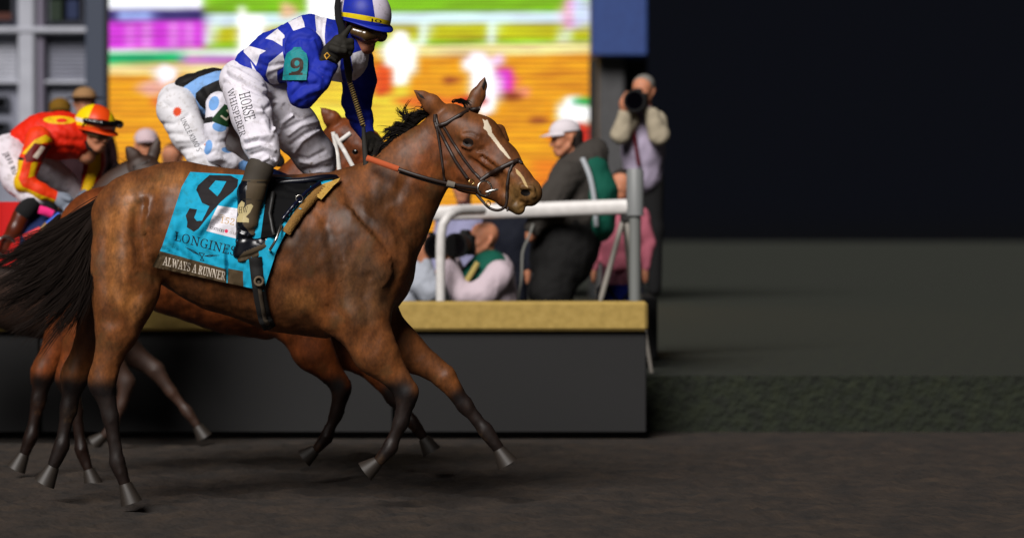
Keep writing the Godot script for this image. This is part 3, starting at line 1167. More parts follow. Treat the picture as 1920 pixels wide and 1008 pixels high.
func screen_picture(p: Paint) -> void:
	# the picture on the screen: turf, a white rail, dirt and riders, smeared sideways as fast video is
	var grass := Color(0.52, 0.76, 0.04)
	p.poly([[203, -40], [1107, -40], [1107, 90], [203, 90]], grass)
	p.poly([[203, -40], [385, -40], [385, 18], [203, 20]], Color(0.96, 0.97, 1.0))
	p.poly([[203, 18], [385, 16], [385, 38], [203, 40]], Color(0.22, 0.16, 0.45))
	p.poly([[218, 20], [290, 20], [290, 38], [218, 38]], Color(0.62, 0.68, 0.95))
	p.poly([[203, 40], [385, 38], [385, 90], [203, 92]], Color(0.88, 0.22, 0.90))
	for x in [240, 268, 318, 345]:
		p.poly([[x, 42], [x + 16, 42], [x + 16, 90], [x, 90]], Color(0.95, 0.55, 0.96))
	p.poly([[385, 40], [1107, 30], [1107, 72], [385, 80]], Color(0.80, 0.78, 0.02))
	p.poly([[385, 26], [1107, 20], [1107, 42], [385, 50]], Color(0.86, 0.95, 0.98))
	for x in [388, 788, 915, 1052]:
		p.poly([[x, 44], [x + 22, 44], [x + 16, 84], [x - 8, 84]], Color(0.90, 0.97, 0.90))
	p.poly([[570, -40], [640, -40], [640, 40], [570, 30]], Color(1, 1, 1))
	p.poly([[203, 92], [560, 90], [560, 104], [203, 106]], Color(0.88, 0.95, 0.88))
	p.poly([[203, 100], [340, 98], [340, 116], [203, 120]], Color(0.05, 0.75, 0.45))
	p.poly([[340, 106], [500, 104], [500, 118], [340, 120]], Color(0.80, 0.45, 0.85))
	p.poly([[700, 86], [1107, 78], [1107, 100], [700, 108]], Color(1.0, 0.92, 0.62))
	p.poly([[203, 120], [560, 118], [560, 138], [203, 140]], Color(1.0, 0.88, 0.62))
	p.poly([[560, 160], [760, 120], [780, 240], [560, 300]], Color(1.0, 0.86, 0.22))
	p.poly([[1000, 300], [1107, 300], [1107, 460], [990, 460]], Color(0.97, 0.52, 0.05))
	for b in [[750, 108, 32, 52, Color(1, 1, 1)], [478, 62, 26, 36, Color(1, 1, 1)], [455, 70, 14, 60, Color(1, 1, 1)], [895, 120, 28, 24, Color(1, 0.95, 1)], [945, 150, 22, 24, Color(0.92, 0.20, 0.80)], [908, 165, 32, 52, Color(1, 0.97, 1)], [935, 112, 14, 12, Color(1, 0.8, 0.95)], [978, 172, 12, 12, Color(1.0, 0.55, 0.55)], [1076, 212, 32, 34, Color(1, 1, 1)], [1095, 190, 18, 8, Color(0.12, 0.70, 0.30)], [1068, 25, 16, 30, Color(1.0, 0.75, 0.88)], [1090, 20, 16, 40, Color(0.85, 0.88, 1)], [310, 140, 22, 20, Color(1, 0.96, 1)], [285, 165, 30, 14, Color(1.0, 0.72, 0.62)], [310, 190, 24, 12, Color(0.95, 0.45, 0.25)], [845, 150, 14, 8, Color(0.66, 0.30, 0.10)], [960, 180, 20, 10, Color(0.66, 0.30, 0.10)], [1010, 225, 16, 8, Color(0.66, 0.30, 0.10)], [1075, 255, 40, 26, Color(0.85, 0.14, 0.06)], [880, 190, 30, 12, Color(0.85, 0.15, 0.08)], [715, 150, 24, 30, Color(0.95, 0.35, 0.08)], [540, 20, 14, 16, Color(0.95, 0.75, 0.60)], [800, 190, 60, 10, Color(0.95, 0.45, 0.12)], [620, 230, 70, 40, Color(1.0, 0.90, 0.30)]]:
		p.disc(b[0], b[1], b[2], b[3], b[4])
	# sideways smear
	var sz := p.img.get_size()
	for i in 4:
		var now := p.img.get_size()
		p.img.resize(now.x / 2, now.y if i == 3 else maxi(2, int(now.y / 1.6)), Image.INTERPOLATE_BILINEAR)
	p.img.resize(sz.x, sz.y, Image.INTERPOLATE_CUBIC)
	# rows of diodes and streaks
	var n := FastNoiseLite.new()
	n.seed = 8
	n.frequency = 1.0
	n.fractal_octaves = 3
	for y in sz.y:
		var row := 1.0 - 0.30 * (0.5 + 0.5 * sin(y * TAU / 10.0))
		for x in sz.x:
			var c := p.img.get_pixel(x, y)
			var w := n.get_noise_2d(x * 0.006, (y + x * 0.012) * 0.11)
			var g := row * (1.0 + 0.22 * w)
			var pale := smoothstep(0.75, 1.0, minf(c.r, minf(c.g, c.b)))
			var kk := lerpf(g, 1.0, pale)
			p.img.set_pixel(x, y, Color(minf(1, c.r * kk), minf(1, c.g * (kk + 0.12 * w * (1.0 - pale))), minf(1, c.b * kk)))

# ---------------------------------------------------------------- rail and boarding
func barrier() -> void:
	var zl := -5.15
	var b := thing("track_barrier", "low barrier with a tan padded top in front of the white rail", "barrier", Vector3(-2.0, 0, zl - 0.1))
	var tan := speckled([Color(0.56, 0.47, 0.235), Color(0.61, 0.51, 0.26), Color(0.65, 0.55, 0.30)], 0.02, 1.2, 0.9, 0.12)
	var xr := at(1216, 560, zl).x
	var top := at(1000, 565, zl).y
	var x := -5.6
	var i := 0
	while x < xr - 0.2:
		var x1 := minf(x + 2.4, xr)
		var s := Soup.new()
		s.box(Vector3(x + 0.004, top - 0.20, zl - 0.20), Vector3(x1 - 0.004, top, zl), 0.02)
		part("pad", s.done(), tan, b)
		s = Soup.new()
		s.box(Vector3(x + 0.01, 0.0, zl - 0.16), Vector3(x1 - 0.01, top - 0.203, zl - 0.06), 0.008)
		part("panel", s.done(), mat(Color(0.055, 0.055, 0.058), 0.8), b)
		x += 2.4
		i += 1
	# the white rail on bent posts
	var rail := thing("running_rail", "white running rail on bent posts behind the horses", "rail", at(1000, 440, -6.2) * Vector3(1, 0, 1) + Vector3(0, 0.35, 0))
	var l := at(640, 406, -6.6)
	var r := at(1184, 387, -5.95)
	var s := Soup.new()
	s.tube([l + (l - r), l, r], [0.055], 16, 0.55, Vector3.BACK)
	part("bar", s.done(), M.white_paint, rail)
	var pr := at(1191, 387, -5.95)
	s = Soup.new()
	s.tube([Vector3(pr.x, 0.35, pr.z), Vector3(pr.x, at(0, 404, -5.95).y, pr.z)], [0.042], 16)
	part("post", s.done(), mat(Color(0.42, 0.43, 0.42), 0.5), rail)
	s = Soup.new()
	s.tube([Vector3(pr.x, at(0, 404, -5.95).y, pr.z), Vector3(pr.x, at(0, 322, -5.95).y, pr.z), Vector3(pr.x, at(0, 316, -5.95).y, pr.z)], [0.062, 0.062, 0.05], 16)
	part("post_sleeve", s.done(), mat(Color(0.46, 0.47, 0.47), 0.5), rail)
	for k in 3:
		var o := -0.0 - k * 2.3
		var zp := -5.75
		var q := [at(826, 720, zp), at(826, 560, zp), at(826, 460, zp), at(829, 425, zp), at(840, 405, zp), at(858, 396, zp - 0.1), at(905, 394, zp - 0.35)]
		q[0].y = 0.35 if k == 0 else 0.3
		for e in q.size(): q[e].x += o
		s = Soup.new()
		s.tube(curve(q, 22), [0.034], 12)
		part("bent_post", s.done(), M.white_paint, rail)

# ---------------------------------------------------------------- the leading horse
var lead_fields := []
var lead_body: Body

func lead_horse() -> void:
	var f := func(q): return q
	var neck := [[645, 432, 0.0, 104], [722, 388, 0.0, 82], [782, 314, 0.0, 59], [832, 258, 0.01, 46]]
	var body := horse_body(f, neck, 0.0135)
	var head := horse_head(f, 0.0062)
	lead_fields = [head, body]
	lead_body = body
	creases(body, [
		[-15, 16, [[232, 400], [228, 450], [236, 520]]], [15, 13, [[262, 385], [258, 430], [266, 500], [290, 520]]], [14, 12, [[200, 400], [190, 460], [196, 540], [206, 600]]],
		[12, 10, [[300, 508], [330, 470], [345, 420]]], [-12, 16, [[285, 370], [275, 410], [282, 470]]],
		[14, 12, [[640, 345], [668, 400], [712, 440], [748, 480]]], [-14, 20, [[655, 400], [690, 450], [718, 510]]], [12, 12, [[610, 420], [630, 500], [625, 580]]],
		[12, 12, [[735, 395], [752, 440], [742, 520], [720, 570]]], [10, 12, [[760, 330], [740, 372], [700, 395]]], [-10, 14, [[560, 440], [575, 500], [600, 560]]],
		[8, 9, [[690, 520], [680, 560], [694, 600]]], [-10, 14, [[652, 500], [650, 560], [664, 610]]], [10, 10, [[250, 555], [236, 585], [240, 620]]], [-8, 9, [[270, 560], [262, 592]]]], 0.28)
	creases(head, [
		[6, 6, [[905, 292], [935, 320], [955, 345]]], [-6, 7, [[900, 285], [930, 305], [960, 326]]], [8, 8, [[836, 300], [850, 338], [884, 350]]], [-5, 5, [[905, 305], [915, 330], [905, 345]]],
		[5, 4, [[868, 250], [884, 249], [896, 256]]], [6, 6, [[905, 258], [912, 272], [900, 282]]], [5, 5, [[960, 350], [972, 368], [962, 382]]], [5, 4, [[970, 375], [985, 382]]], [5, 4, [[975, 392], [990, 380]]]], 0.13)
	body.ruffle(0.004, Vector3(14, 9, 14), 4)
	var t := thing("racehorse", "bay leading racehorse with a white blaze, galloping right past the rail", "horse", at(450, 950, 0))
	t.position.y = 0
	body.join(head)
	var cp := coat_paint(true)
	var m := printed(cp, 0.46, 0.06)
	m.metallic_specular = 0.34
	m.roughness = 1.0
	m.roughness_texture = noise_tex(0.012, 5, 512, 77, [Color(0.36, 0.36, 0.36), Color(0.50, 0.50, 0.50), Color(0.78, 0.78, 0.78)])
	m.heightmap_scale = 0.14
	part("body", mesh_of(body, COAT, 0.2), m, t)
	horse_hooves(f, t)
	var s := Soup.new()
	s.ball(onto([head], 878, 266, -0.001), Vector3(0.021, 0.017, 0.014), 12)
	part("eye", s.done(), M.eye, t)
	# tail streaming back
	var g := []
	for q in [[[212, 358, .0], [165, 385, .06], [105, 425, .1], [45, 448, .12], [-20, 462, .1]], [[208, 366, .02], [155, 405, .10], [90, 452, .15], [25, 490, .18], [-30, 505, .15]], [[206, 372, .03], [150, 435, .14], [88, 497, .2], [20, 535, .2], [-40, 560, .2]], [[204, 378, .03], [158, 450, .16], [105, 520, .22], [45, 565, .22], [-25, 592, .22]], [[204, 384, .04], [168, 462, .16], [130, 540, .22], [80, 590, .24], [10, 640, .24]], [[205, 390, .04], [178, 470, .17], [158, 545, .22], [125, 600, .24], [70, 660, .24]], [[206, 396, .04], [186, 470, .17], [172, 535, .22], [158, 580, .22], [125, 640, .22]]]:
		g.append(curve(q.map(func(e): return at(e[0], e[1], e[2] - 0.02)), 10))
	part("tail", hair(g, 2600, 0.0030, 0.017, 0.022, 3), M.tail, t)
	s = Soup.new()
	s.tube(curve([at(222, 366, 0), at(205, 372, 0.02), at(180, 405, .08), at(150, 455, .14), at(120, 515, .18), at(100, 550, .2)], 14), [0.02, 0.028, 0.03, 0.03, 0.03, 0.03, 0.03, 0.03, 0.028, 0.026, 0.024, 0.02, 0.015, 0.01, 0.003], 10)
	part("dock", s.done(), M.tail, t)
	# mane blown back from the crest
	g = []
	for q in [[[648, 342], [640, 340], [632, 344], [626, 352], [620, 356]], [[690, 320], [676, 318], [662, 326], [650, 340], [642, 350]], [[722, 296], [708, 290], [694, 304], [680, 322], [668, 336]], [[742, 270], [732, 262], [722, 268], [712, 280], [700, 296]], [[755, 252], [744, 244], [732, 246], [722, 246], [712, 240]], [[766, 238], [752, 232], [742, 238], [732, 248], [722, 252]], [[774, 230], [764, 222], [758, 212], [760, 202], [764, 194]], [[788, 220], [778, 214], [766, 216], [756, 224], [746, 230]], [[806, 210], [798, 204], [788, 204], [776, 210], [766, 218]], [[826, 202], [818, 197], [808, 198], [798, 203], [790, 208]]]:
		g.append(curve(q.map(func(e): return at(e[0], e[1] + 3, 0.02)), 8))
	part("mane", hair(g, 1300, 0.0032, 0.014, 0.014, 9, 8), M.mane, t)
	s = Soup.new()
	s.tube(curve([at(632, 350, .02), at(664, 335, .03), at(700, 322, .02), at(732, 292, .02), at(756, 252, .01), at(790, 219, .01), at(828, 206, .01), at(850, 196, 0.01)], 24), [0.012, 0.03, 0.04, 0.045, 0.045, 0.042, 0.04, 0.036, 0.034, 0.03, 0.03, 0.028, 0.026, 0.024, 0.022, 0.02, 0.02, 0.02, 0.018, 0.016, 0.016, 0.014, 0.012, 0.01, 0.006], 10, 0.8)
	part("crest_hair", s.done(), M.mane, t)
	g = []
	for q in [[[846, 190], [850, 186], [858, 188], [866, 192]], [[856, 188], [864, 184], [872, 190], [878, 198]], [[868, 192], [876, 190], [880, 198], [882, 204]]]:
		g.append(curve(q.map(func(e): return at(e[0], e[1] + 2, 0.04)), 6))
	part("forelock", hair(g, 120, 0.004, 0.008, 0.005, 5, 6), M.mane, t)
	lead_tack()

func lead_tack() -> void:
	var L := lead_fields
	# bridle
	var t := thing("bridle", "brown leather bridle on the leading bay horse's head", "bridle", at(880, 300, 0.1))
	for q in [["browband", 0.0085, [[819, 236], [836, 231], [858, 218], [880, 206], [900, 203]]], ["cheek_strap", 0.007, [[816, 214], [822, 240], [836, 268], [854, 302], [876, 334]]], ["cheek_strap", 0.006, [[832, 238], [846, 262], [868, 296], [886, 320], [903, 337]]], ["throatlatch", 0.0055, [[818, 236], [824, 270], [829, 305], [833, 338]]], ["noseband", 0.0095, [[901, 338], [918, 326], [938, 315], [957, 306], [972, 300], [978, 306]]], ["drop_strap", 0.0065, [[964, 302], [955, 322], [951, 345], [950, 372]]], ["headpiece", 0.008, [[816, 214], [815, 226], [819, 240]]]]:
		part(q[0], strap(onto_path(L, q[2], 0.017, 5), q[1] * 1.35, 0.5), M.leather, t)
	var low := [at(951, 370, 0.235), at(948, 386, 0.23), at(935, 394, 0.22), at(918, 390, 0.2), at(904, 376, 0.19), at(892, 362, 0.18)]
	part("curb_strap", strap(curve(low, 16), 0.008, 0.6), M.leather, t)
	var tip := [at(953, 388, 0.24), at(951, 396, 0.242)]
	part("strap_end", strap(tip, 0.006, 0.5), M.leather, t)
	var s := Soup.new()
	s.ring(at(909, 353, 0.205), Basis(Vector3.UP, 0.35), 0.036, 0.0048)
	part("bit_ring", s.done(), M.steel, t)
	s = Soup.new()
	s.tube([at(912, 360, 0.215), at(922, 357, 0.225), at(934, 355, 0.22)], [0.010, 0.008, 0.004], 10)
	part("bit", s.done(), M.steel, t)
	s = Soup.new()
	s.ring(at(884, 341, 0.185), Basis(Vector3.UP, 0.3), 0.013, 0.0035, 12)
	part("buckle", s.done(), M.brass, t)
	s = Soup.new()
	s.ring(at(915, 381, 0.215), Basis(Vector3.UP, 0.3), 0.012, 0.0035, 12)
	part("buckle", s.done(), M.brass, t)
	# reins
	var r := thing("reins", "dark reins with an orange rubber grip on the leading horse", "reins", at(780, 330, 0.2))
	var path := curve([at(744, 316, 0.235), at(790, 331, 0.25), at(840, 344, 0.235), at(898, 353, 0.205)], 16)
	part("rein", strap(path, 0.0105, 0.45), M.leather, r)
	part("rein", strap(path.map(func(e): return e + Vector3(0.01, -0.017, -0.012)), 0.006, 0.45), M.leather, r)
	part("grip", strap(curve([at(688, 296, 0.16), at(716, 306, 0.215), at(747, 317, 0.236)], 8), 0.0165, 0.45), M.rubber, r)
	s = Soup.new()
	s.tube([at(838, 343, 0.25), at(852, 347, 0.243)], [0.016], 8, 0.5, Vector3.BACK)
	part("keeper", s.done(), mat(Color(0.45, 0.42, 0.38), 0.5), r)

	# saddle cloth
	var box := Rect2(276, 306, 364, 250)
	var p := Paint.new(box, 3.0, Color(0.055, 0.60, 0.745))
	var z5 := func(pts: Array) -> Array: return pts.map(func(e): return [e[0] / 3.876 + 270.0, e[1] / 3.876 + 300.0])
	var ink := Color(0.115, 0.105, 0.11)
	p.poly(z5.call([[455, 105], [610, 108], [668, 138], [668, 190], [640, 230], [560, 300], [500, 370], [400, 500], [365, 520], [312, 488], [316, 450], [303, 400], [330, 350], [385, 358], [366, 418], [385, 442], [425, 440], [474, 335], [420, 310], [372, 215], [380, 185]]), ink)
	p.poly(z5.call([[505, 145], [585, 152], [545, 238], [528, 262], [462, 205]]), Color(0.055, 0.60, 0.745))
	p.poly(z5.call([[537, 330], [680, 352], [680, 572], [455, 515]]), Color(0.83, 0.82, 0.85))
	var gold := Color(0.70, 0.56, 0.33)
	p.text("152", serif, Vector2(412, 417), Vector2(27, 5), Vector2(2, -12), gold)
	p.line(z5.call([[548, 395], [575, 400], [590, 412]]), 0.8, gold)
	p.text("KENTUCKY", serif_bold, Vector2(393, 428.5), Vector2(28, 7.5), Vector2(1, -5), Color(0.2, 0.18, 0.2))
	p.disc(425, 433, 3.2, 3.4, Color(0.85, 0.2, 0.35), 0, 0.15)
	p.text("OAKS", serif_bold, Vector2(431, 438), Vector2(16, 4), Vector2(1, -5), Color(0.55, 0.5, 0.5))
	p.text("LONGINES", serif, Vector2(325.5, 450.5), Vector2(116, 29), Vector2(3.5, -17), Color(0.07, 0.09, 0.12))
	for k in 4:
		p.line(z5.call([[300 + k * 14, 632 + k * 9], [360, 655 + k * 6], [405, 690]]), 0.8, Color(0.07, 0.12, 0.15))
		p.line(z5.call([[548 - k * 14, 692 + k * 1], [480, 688 + k * 5], [440, 696]]), 0.8, Color(0.07, 0.12, 0.15))
	p.line(z5.call([[402, 672], [440, 680], [408, 728], [436, 732], [402, 672]]), 1.4, Color(0.07, 0.12, 0.15))
	var band := Color(0.30, 0.245, 0.165)
	p.poly([[270, 463], [297, 470], [424, 504], [424, 560], [260, 560]], band)
	p.poly([[428, 503], [456, 508], [456, 560], [424, 560]], band)
	p.text("ALWAYS A RUNNER", serif_bold, Vector2(302, 496.5), Vector2(119, 29), Vector2(3.5, -16), Color(0.80, 0.76, 0.70))
	p.wash(grain_img)
	var left := [[356, 322], [340, 350], [322, 405], [303, 462], [285, 500]]
	var right := [[628, 338], [585, 368], [548, 410], [518, 470], [494, 545]]
	var edge := func(e: Array, v: float) -> Vector2:
		var q := v * (e.size() - 1)
		var i := mini(int(q), e.size() - 2)
		return Vector2(e[i][0], e[i][1]).lerp(Vector2(e[i + 1][0], e[i + 1][1]), q - i)
	var folds := [[-12, 9, Vector2(440, 360), Vector2(372, 432)], [9, 7, Vector2(448, 372), Vector2(385, 440)], [-9, 6, Vector2(345, 440), Vector2(352, 492)], [8, 6, Vector2(332, 445), Vector2(338, 480)], [-8, 5, Vector2(418, 470), Vector2(420, 515)], [9, 5, Vector2(427, 470), Vector2(428, 515)], [-6, 6, Vector2(380, 330), Vector2(360, 352)], [-6, 8, Vector2(330, 420), Vector2(310, 470)]]
	var memo := {"z": at(400, 430, 0.3)}
	var lay := func(u: float, v: float, off: float, l: Array, rr: Array, waves: bool) -> Vector3:
		var a: Vector2 = edge.call(l, v)
		var b: Vector2 = edge.call(rr, v)
		var q := a.lerp(b, u)
		var h := off
		if waves:
			for w in folds:
				var s0: Vector2 = w[2]
				var d: Vector2 = w[3] - s0
				var tt := clampf((q - s0).dot(d) / d.length_squared(), 0, 1)
				h -= w[0] * 0.0017 * exp(-(q - s0 - d * tt).length_squared() / (w[1] * w[1]))
			h += 0.004 * sin(q.x * 0.07 + q.y * 0.03) + 0.006 * maxf(0, v - 0.8) * 5.0 * (1.0 + sin(u * 16.0))
		var hit := onto(L, q.x, q.y, h, 0.6, -0.3)
		if hit == Vector3.INF:
			var zz: float = memo.z.z
			hit = at(q.x, q.y, zz)
		memo.z = hit
		return hit
	var c := thing("saddle_cloth", "turquoise saddle cloth with a black nine under the leading rider's boot", "saddle cloth", at(420, 430, 0.25))
	part("cloth", sheet(64, 44, func(u, v): return lay.call(u, v, 0.040, left, right, true), 0.008, box, 0.28), printed(p, 0.8, 0.05), c)
	# yellow chamois pad along the front edge
	var tan := speckled([Color(0.55, 0.40, 0.12), Color(0.68, 0.53, 0.22), Color(0.72, 0.60, 0.32)], 0.05, 2.0, 0.85, 0.4)
	var pad := thing("saddle_pad", "yellow chamois pad edge showing in front of the leading rider's saddle", "saddle pad", at(580, 390, 0.25))
	part("roll", strap(onto_path(L, [[606, 352], [586, 370], [560, 400], [536, 436]], 0.036, 5), 0.026, 0.55), speckled([Color(0.42, 0.29, 0.10), Color(0.55, 0.40, 0.16)], 0.05, 2.0, 0.85, 0.4), pad)
	part("flap", sheet(14, 8, func(u, v): return lay.call(u, v, 0.05, [[584, 352], [590, 366], [602, 374]], [[638, 333], [634, 340], [626, 347]], false), 0.012), tan, pad)
	# saddle and girth
	var sd := thing("saddle", "small dark racing saddle on the leading horse", "saddle", at(560, 370, 0.25))
	var flap := part("flap", sheet(18, 26, func(u, v): return lay.call(u, v, 0.052, [[505, 330], [500, 360], [494, 400], [488, 446]], [[596, 342], [568, 364], [540, 396], [516, 442]], false), 0.016), mat(Color(0.022, 0.022, 0.028), 0.8, 0.25), sd)
	part("seat", strap(curve([at(500, 348, .12), at(530, 342, .14), at(570, 339, .14), at(606, 334, .12), at(622, 334, .08)], 16), 0.021, 2.6), mat(Color(0.03, 0.04, 0.09), 0.3), sd)
	part("trim", strap(onto_path(L, [[600, 342], [574, 360], [548, 388], [530, 410]], 0.068, 5), 0.011, 0.6), mat(Color(0.04, 0.055, 0.13), 0.2), flap)
	s = Soup.new()
	s.ring(onto(L, 561, 372, 0.084), Basis(), 0.017, 0.003, 14)
	part("ring", s.done(), M.steel, flap)
	part("stirrup_leather", strap(onto_path(L, [[512, 360], [505, 400], [512, 440]], 0.074, 5), 0.012, 0.5), mat(Color(0.06, 0.055, 0.05), 0.5), sd)
	part("rider_pad", strap(curve([at(520, 338, -.05), at(500, 322, -.1), at(540, 338, -.12)], 8), 0.03, 1.0), mat(Color(0.10, 0.19, 0.42), 0.7), sd)
	var gi := thing("girth", "dark elastic girth under the leading horse's belly", "girth", at(485, 560, 0.25))
	part("strap", strap(onto_path(L, [[478, 482], [482, 520], [488, 560], [496, 598], [505, 614]], 0.046, 5), 0.036, 0.3), mat(Color(0.055, 0.05, 0.045), 0.8), gi)
	var over := part("over_strap", strap(onto_path(L, [[484, 526], [489, 560], [496, 598], [505, 614]], 0.06, 5), 0.011, 0.4), mat(Color(0.26, 0.22, 0.17), 0.7), gi)
	s = Soup.new()
	s.ring(onto(L, 485, 527, 0.07), Basis(), 0.02, 0.007, 14)
	part("loop", s.done(), mat(Color(0.33, 0.27, 0.19), 0.7), over)

# ---------------------------------------------------------------- the leading rider
func lead_rider() -> void:
	var t := thing("person", "jockey in blue and white checks standing in the stirrups, finger to goggles", "person", at(470, 330, 0))
	var hx := facing(at(680, 52, 0.04), 44, -16)
	# garments first: the body underneath follows them
	var torso := chain([[474, 126, 0, 37], [520, 106, 0, 46], [580, 88, 0, 55], [628, 96, 0, 50], [646, 108, 0, 44]], 1.12, 22.0)
	var near_arm := chain([[570, 88, 0.19, 36], [566, 130, 0.25, 31], [567, 174, 0.29, 27]], 0.85, 16.0) + chain([[567, 176, 0.29, 26], [592, 152, 0.30, 23], [616, 122, 0.29, 18]], 0.85, 12.0)
	var far_arm := chain([[668, 112, -0.19, 32], [674, 150, -0.23, 29], [668, 190, -0.24, 27]], 0.9, 16.0) + chain([[668, 190, -0.24, 26], [677, 225, -0.2, 21], [688, 252, -0.14, 15]], 0.9, 12.0)
	var seat := chain([[449, 150, 0.0, 39], [478, 174, 0.0, 35]], 1.15, 22.0)
	var near_leg := chain([[458, 168, 0.13, 41], [471, 215, 0.20, 36], [488, 268, 0.25, 31], [497, 292, 0.265, 28]], 0.9, 18.0)
	var far_leg := chain([[512, 188, -0.10, 45], [552, 240, -0.18, 43], [590, 292, -0.25, 36], [600, 312, -0.26, 29]], 0.9, 18.0)
	var near_boot := chain([[492, 300, 0.27, 22], [486, 318, 0.28, 24.5], [470, 362, 0.30, 25], [463, 420, 0.31, 20], [458, 452, 0.31, 18]], 0.85, 8.0) + chain([[453, 474, 0.31, 18], [486, 462, 0.31, 15.5], [519, 446, 0.31, 11]], 0.8, 12.0)
	var far_boot := chain([[606, 318, -0.28, 22], [585, 370, -0.31, 24], [560, 430, -0.31, 19], [552, 455, -0.31, 17]], 0.85, 8.0) + chain([[550, 470, -0.31, 17], [585, 462, -0.31, 15], [615, 448, -0.31, 11]], 0.8, 12.0)
	var body := Body.new().build(thinner(torso + near_arm + far_arm + seat + near_leg + far_leg + near_boot + far_boot, 0.78) + chain([[612, 92, 0.0, 26], [652, 74, 0.01, 22], [668, 62, 0.015, 22]], 1.0, 12.0), 0.016)
	body.join(Body.new().build(head_segs(hx), 0.0062, 1))
	part("body", mesh_of(body), M.skin_deep, t)

	var box := Rect2(440, 12, 280, 200)
	var p := Paint.new(box, 3.0, Color(0.085, 0.155, 0.60))
	var w := Color(0.84, 0.83, 0.865)
	for q in [[[586, 20], [609, 20], [608, 69], [611, 100], [606, 128], [592, 130], [596, 95], [590, 80], [592, 55]], [[534, 36], [561, 26], [568, 40], [574, 64], [548, 56], [541, 44]], [[494, 70], [516, 50], [531, 64], [532, 69], [528, 72], [528, 86], [509, 74]], [[450, 88], [460, 82], [497, 94], [485, 101], [477, 122], [467, 110], [452, 95]], [[502, 117], [529, 96], [533, 122], [517, 131], [516, 147], [520, 166], [500, 152], [495, 139]], [[466, 112], [482, 139], [484, 146], [470, 128]], [[614, 96], [640, 92], [636, 124], [640, 164], [616, 164]], [[656, 100], [676, 92], [696, 96], [698, 112], [680, 130], [664, 164], [650, 164], [660, 130]], [[560, 130], [575, 120], [585, 150], [570, 165], [556, 160]]]:
		p.poly(q, w)
	p.wash(grain_img, Vector2i(0, 30))
	var jersey := Body.new().build(torso, 0.0085)
	creases(jersey, [[8, 5, [[468, 112], [500, 124], [530, 120]]], [-8, 5, [[480, 100], [505, 104], [532, 98]]], [8, 5, [[500, 140], [528, 128]]], [-6, 4, [[560, 34], [570, 60]]], [8, 4, [[602, 36], [604, 66], [600, 100]]], [6, 4, [[594, 30], [597, 56]]], [8, 5, [[520, 160], [534, 120]]], [10, 6, [[612, 110], [640, 140]]], [-8, 5, [[648, 100], [660, 140]]], [6, 4, [[455, 100], [470, 118]]]], 0.2)
	jersey.ruffle(0.007, Vector3(16, 12, 14), 51)
	part("jersey", mesh_of(jersey, box, 0.18), printed(p, 0.62, 0.03), t)
	var sl := Body.new().build(near_arm, 0.008)
	var arm_field := sl
	creases(sl, [[11, 5, [[548, 178], [566, 160], [592, 158]]], [-10, 5, [[552, 190], [575, 176], [598, 168]]], [10, 5, [[585, 128], [602, 140], [612, 150]]], [10, 5, [[540, 80], [556, 66], [580, 70]]], [8, 4, [[560, 75], [562, 90]]], [-8, 4, [[585, 74], [592, 92], [594, 112]]], [8, 4, [[600, 128], [618, 136]]]], 0.3)
	sl.ruffle(0.006, Vector3(16, 12, 14), 52)
	var near_sleeve := part("sleeve", mesh_of(sl), M.blue, t)
	var sf := Body.new().build(far_arm, 0.009)
	creases(sf, [[10, 5, [[644, 205], [664, 208], [690, 200]]], [-10, 5, [[645, 214], [668, 220], [690, 214]]], [10, 5, [[650, 226], [672, 232], [686, 226]]], [8, 5, [[660, 150], [680, 165], [696, 160]]]], -0.1)
	sf.ruffle(0.006, Vector3(16, 12, 14), 53)
	part("sleeve", mesh_of(sf), M.blue, t)

	# white breeches with the printed words
	box = Rect2(400, 105, 240, 245)
	p = Paint.new(box, 4.0, Color(0.845, 0.83, 0.87))
	var ink := Color(0.12, 0.11, 0.13)
	p.poly([[441, 166], [452, 164], [480, 227], [465, 234]], Color(0.89, 0.88, 0.91))
	p.text("HORSE", serif, Vector2(449, 177), Vector2(13.5, 52), Vector2(20, -5.5), ink)
	p.text("WHISPERER", serif, Vector2(425, 169), Vector2(27, 89), Vector2(12.5, -4.5), ink)
	p.wash(grain_img)
	p.img.blend_rect(mud_img, Rect2i(300, 300, 190, 120), Vector2i(int((568 - 400) * 4.0), int((300 - 105) * 4.0)))
	var br := Body.new().build(seat + near_leg + far_leg, 0.0072)
	creases(br, [
		[12, 4, [[424, 140], [450, 158], [480, 172], [512, 185]]], [-10, 4, [[430, 132], [460, 150], [500, 172]]], [10, 4, [[420, 155], [440, 150], [462, 160]]], [-9, 3.5, [[428, 124], [455, 138], [492, 160]]],
		[10, 4, [[512, 196], [503, 208], [514, 224], [516, 244]]], [-9, 4, [[478, 196], [492, 202]]], [-9, 3.5, [[478, 213], [496, 212]]], [-10, 4, [[468, 262], [490, 258], [514, 256]]], [10, 4, [[466, 272], [490, 266], [514, 270]]], [-10, 3.5, [[470, 280], [496, 274], [520, 284]]], [10, 3.5, [[478, 292], [500, 286], [520, 298]]], [-9, 3, [[500, 302], [512, 296], [522, 304]]], [-8, 4, [[500, 230], [512, 258]]],
		[-8, 3.5, [[516, 248], [524, 228], [545, 212]]], [-8, 3.5, [[536, 250], [560, 232], [588, 224]]], [-8, 3.5, [[545, 282], [560, 262], [590, 240]]], [7, 4, [[530, 240], [556, 226], [580, 214]]], [7, 4, [[540, 268], [566, 248], [592, 236]]], [8, 4, [[548, 290], [570, 296], [600, 280]]], [-7, 4, [[556, 300], [580, 304], [610, 292]]], [7, 4, [[560, 316], [585, 312], [612, 308]]], [-6, 3, [[570, 326], [590, 318], [618, 322]]], [7, 4, [[530, 196], [540, 210], [560, 218]]]], 0.1)
	br.ruffle(0.002, Vector3(14, 8, 12), 54)
	part("breeches", mesh_of(br, box, 0.2), printed(p, 0.82, 0.03), t)

	# boots
	box = Rect2(430, 290, 105, 215)
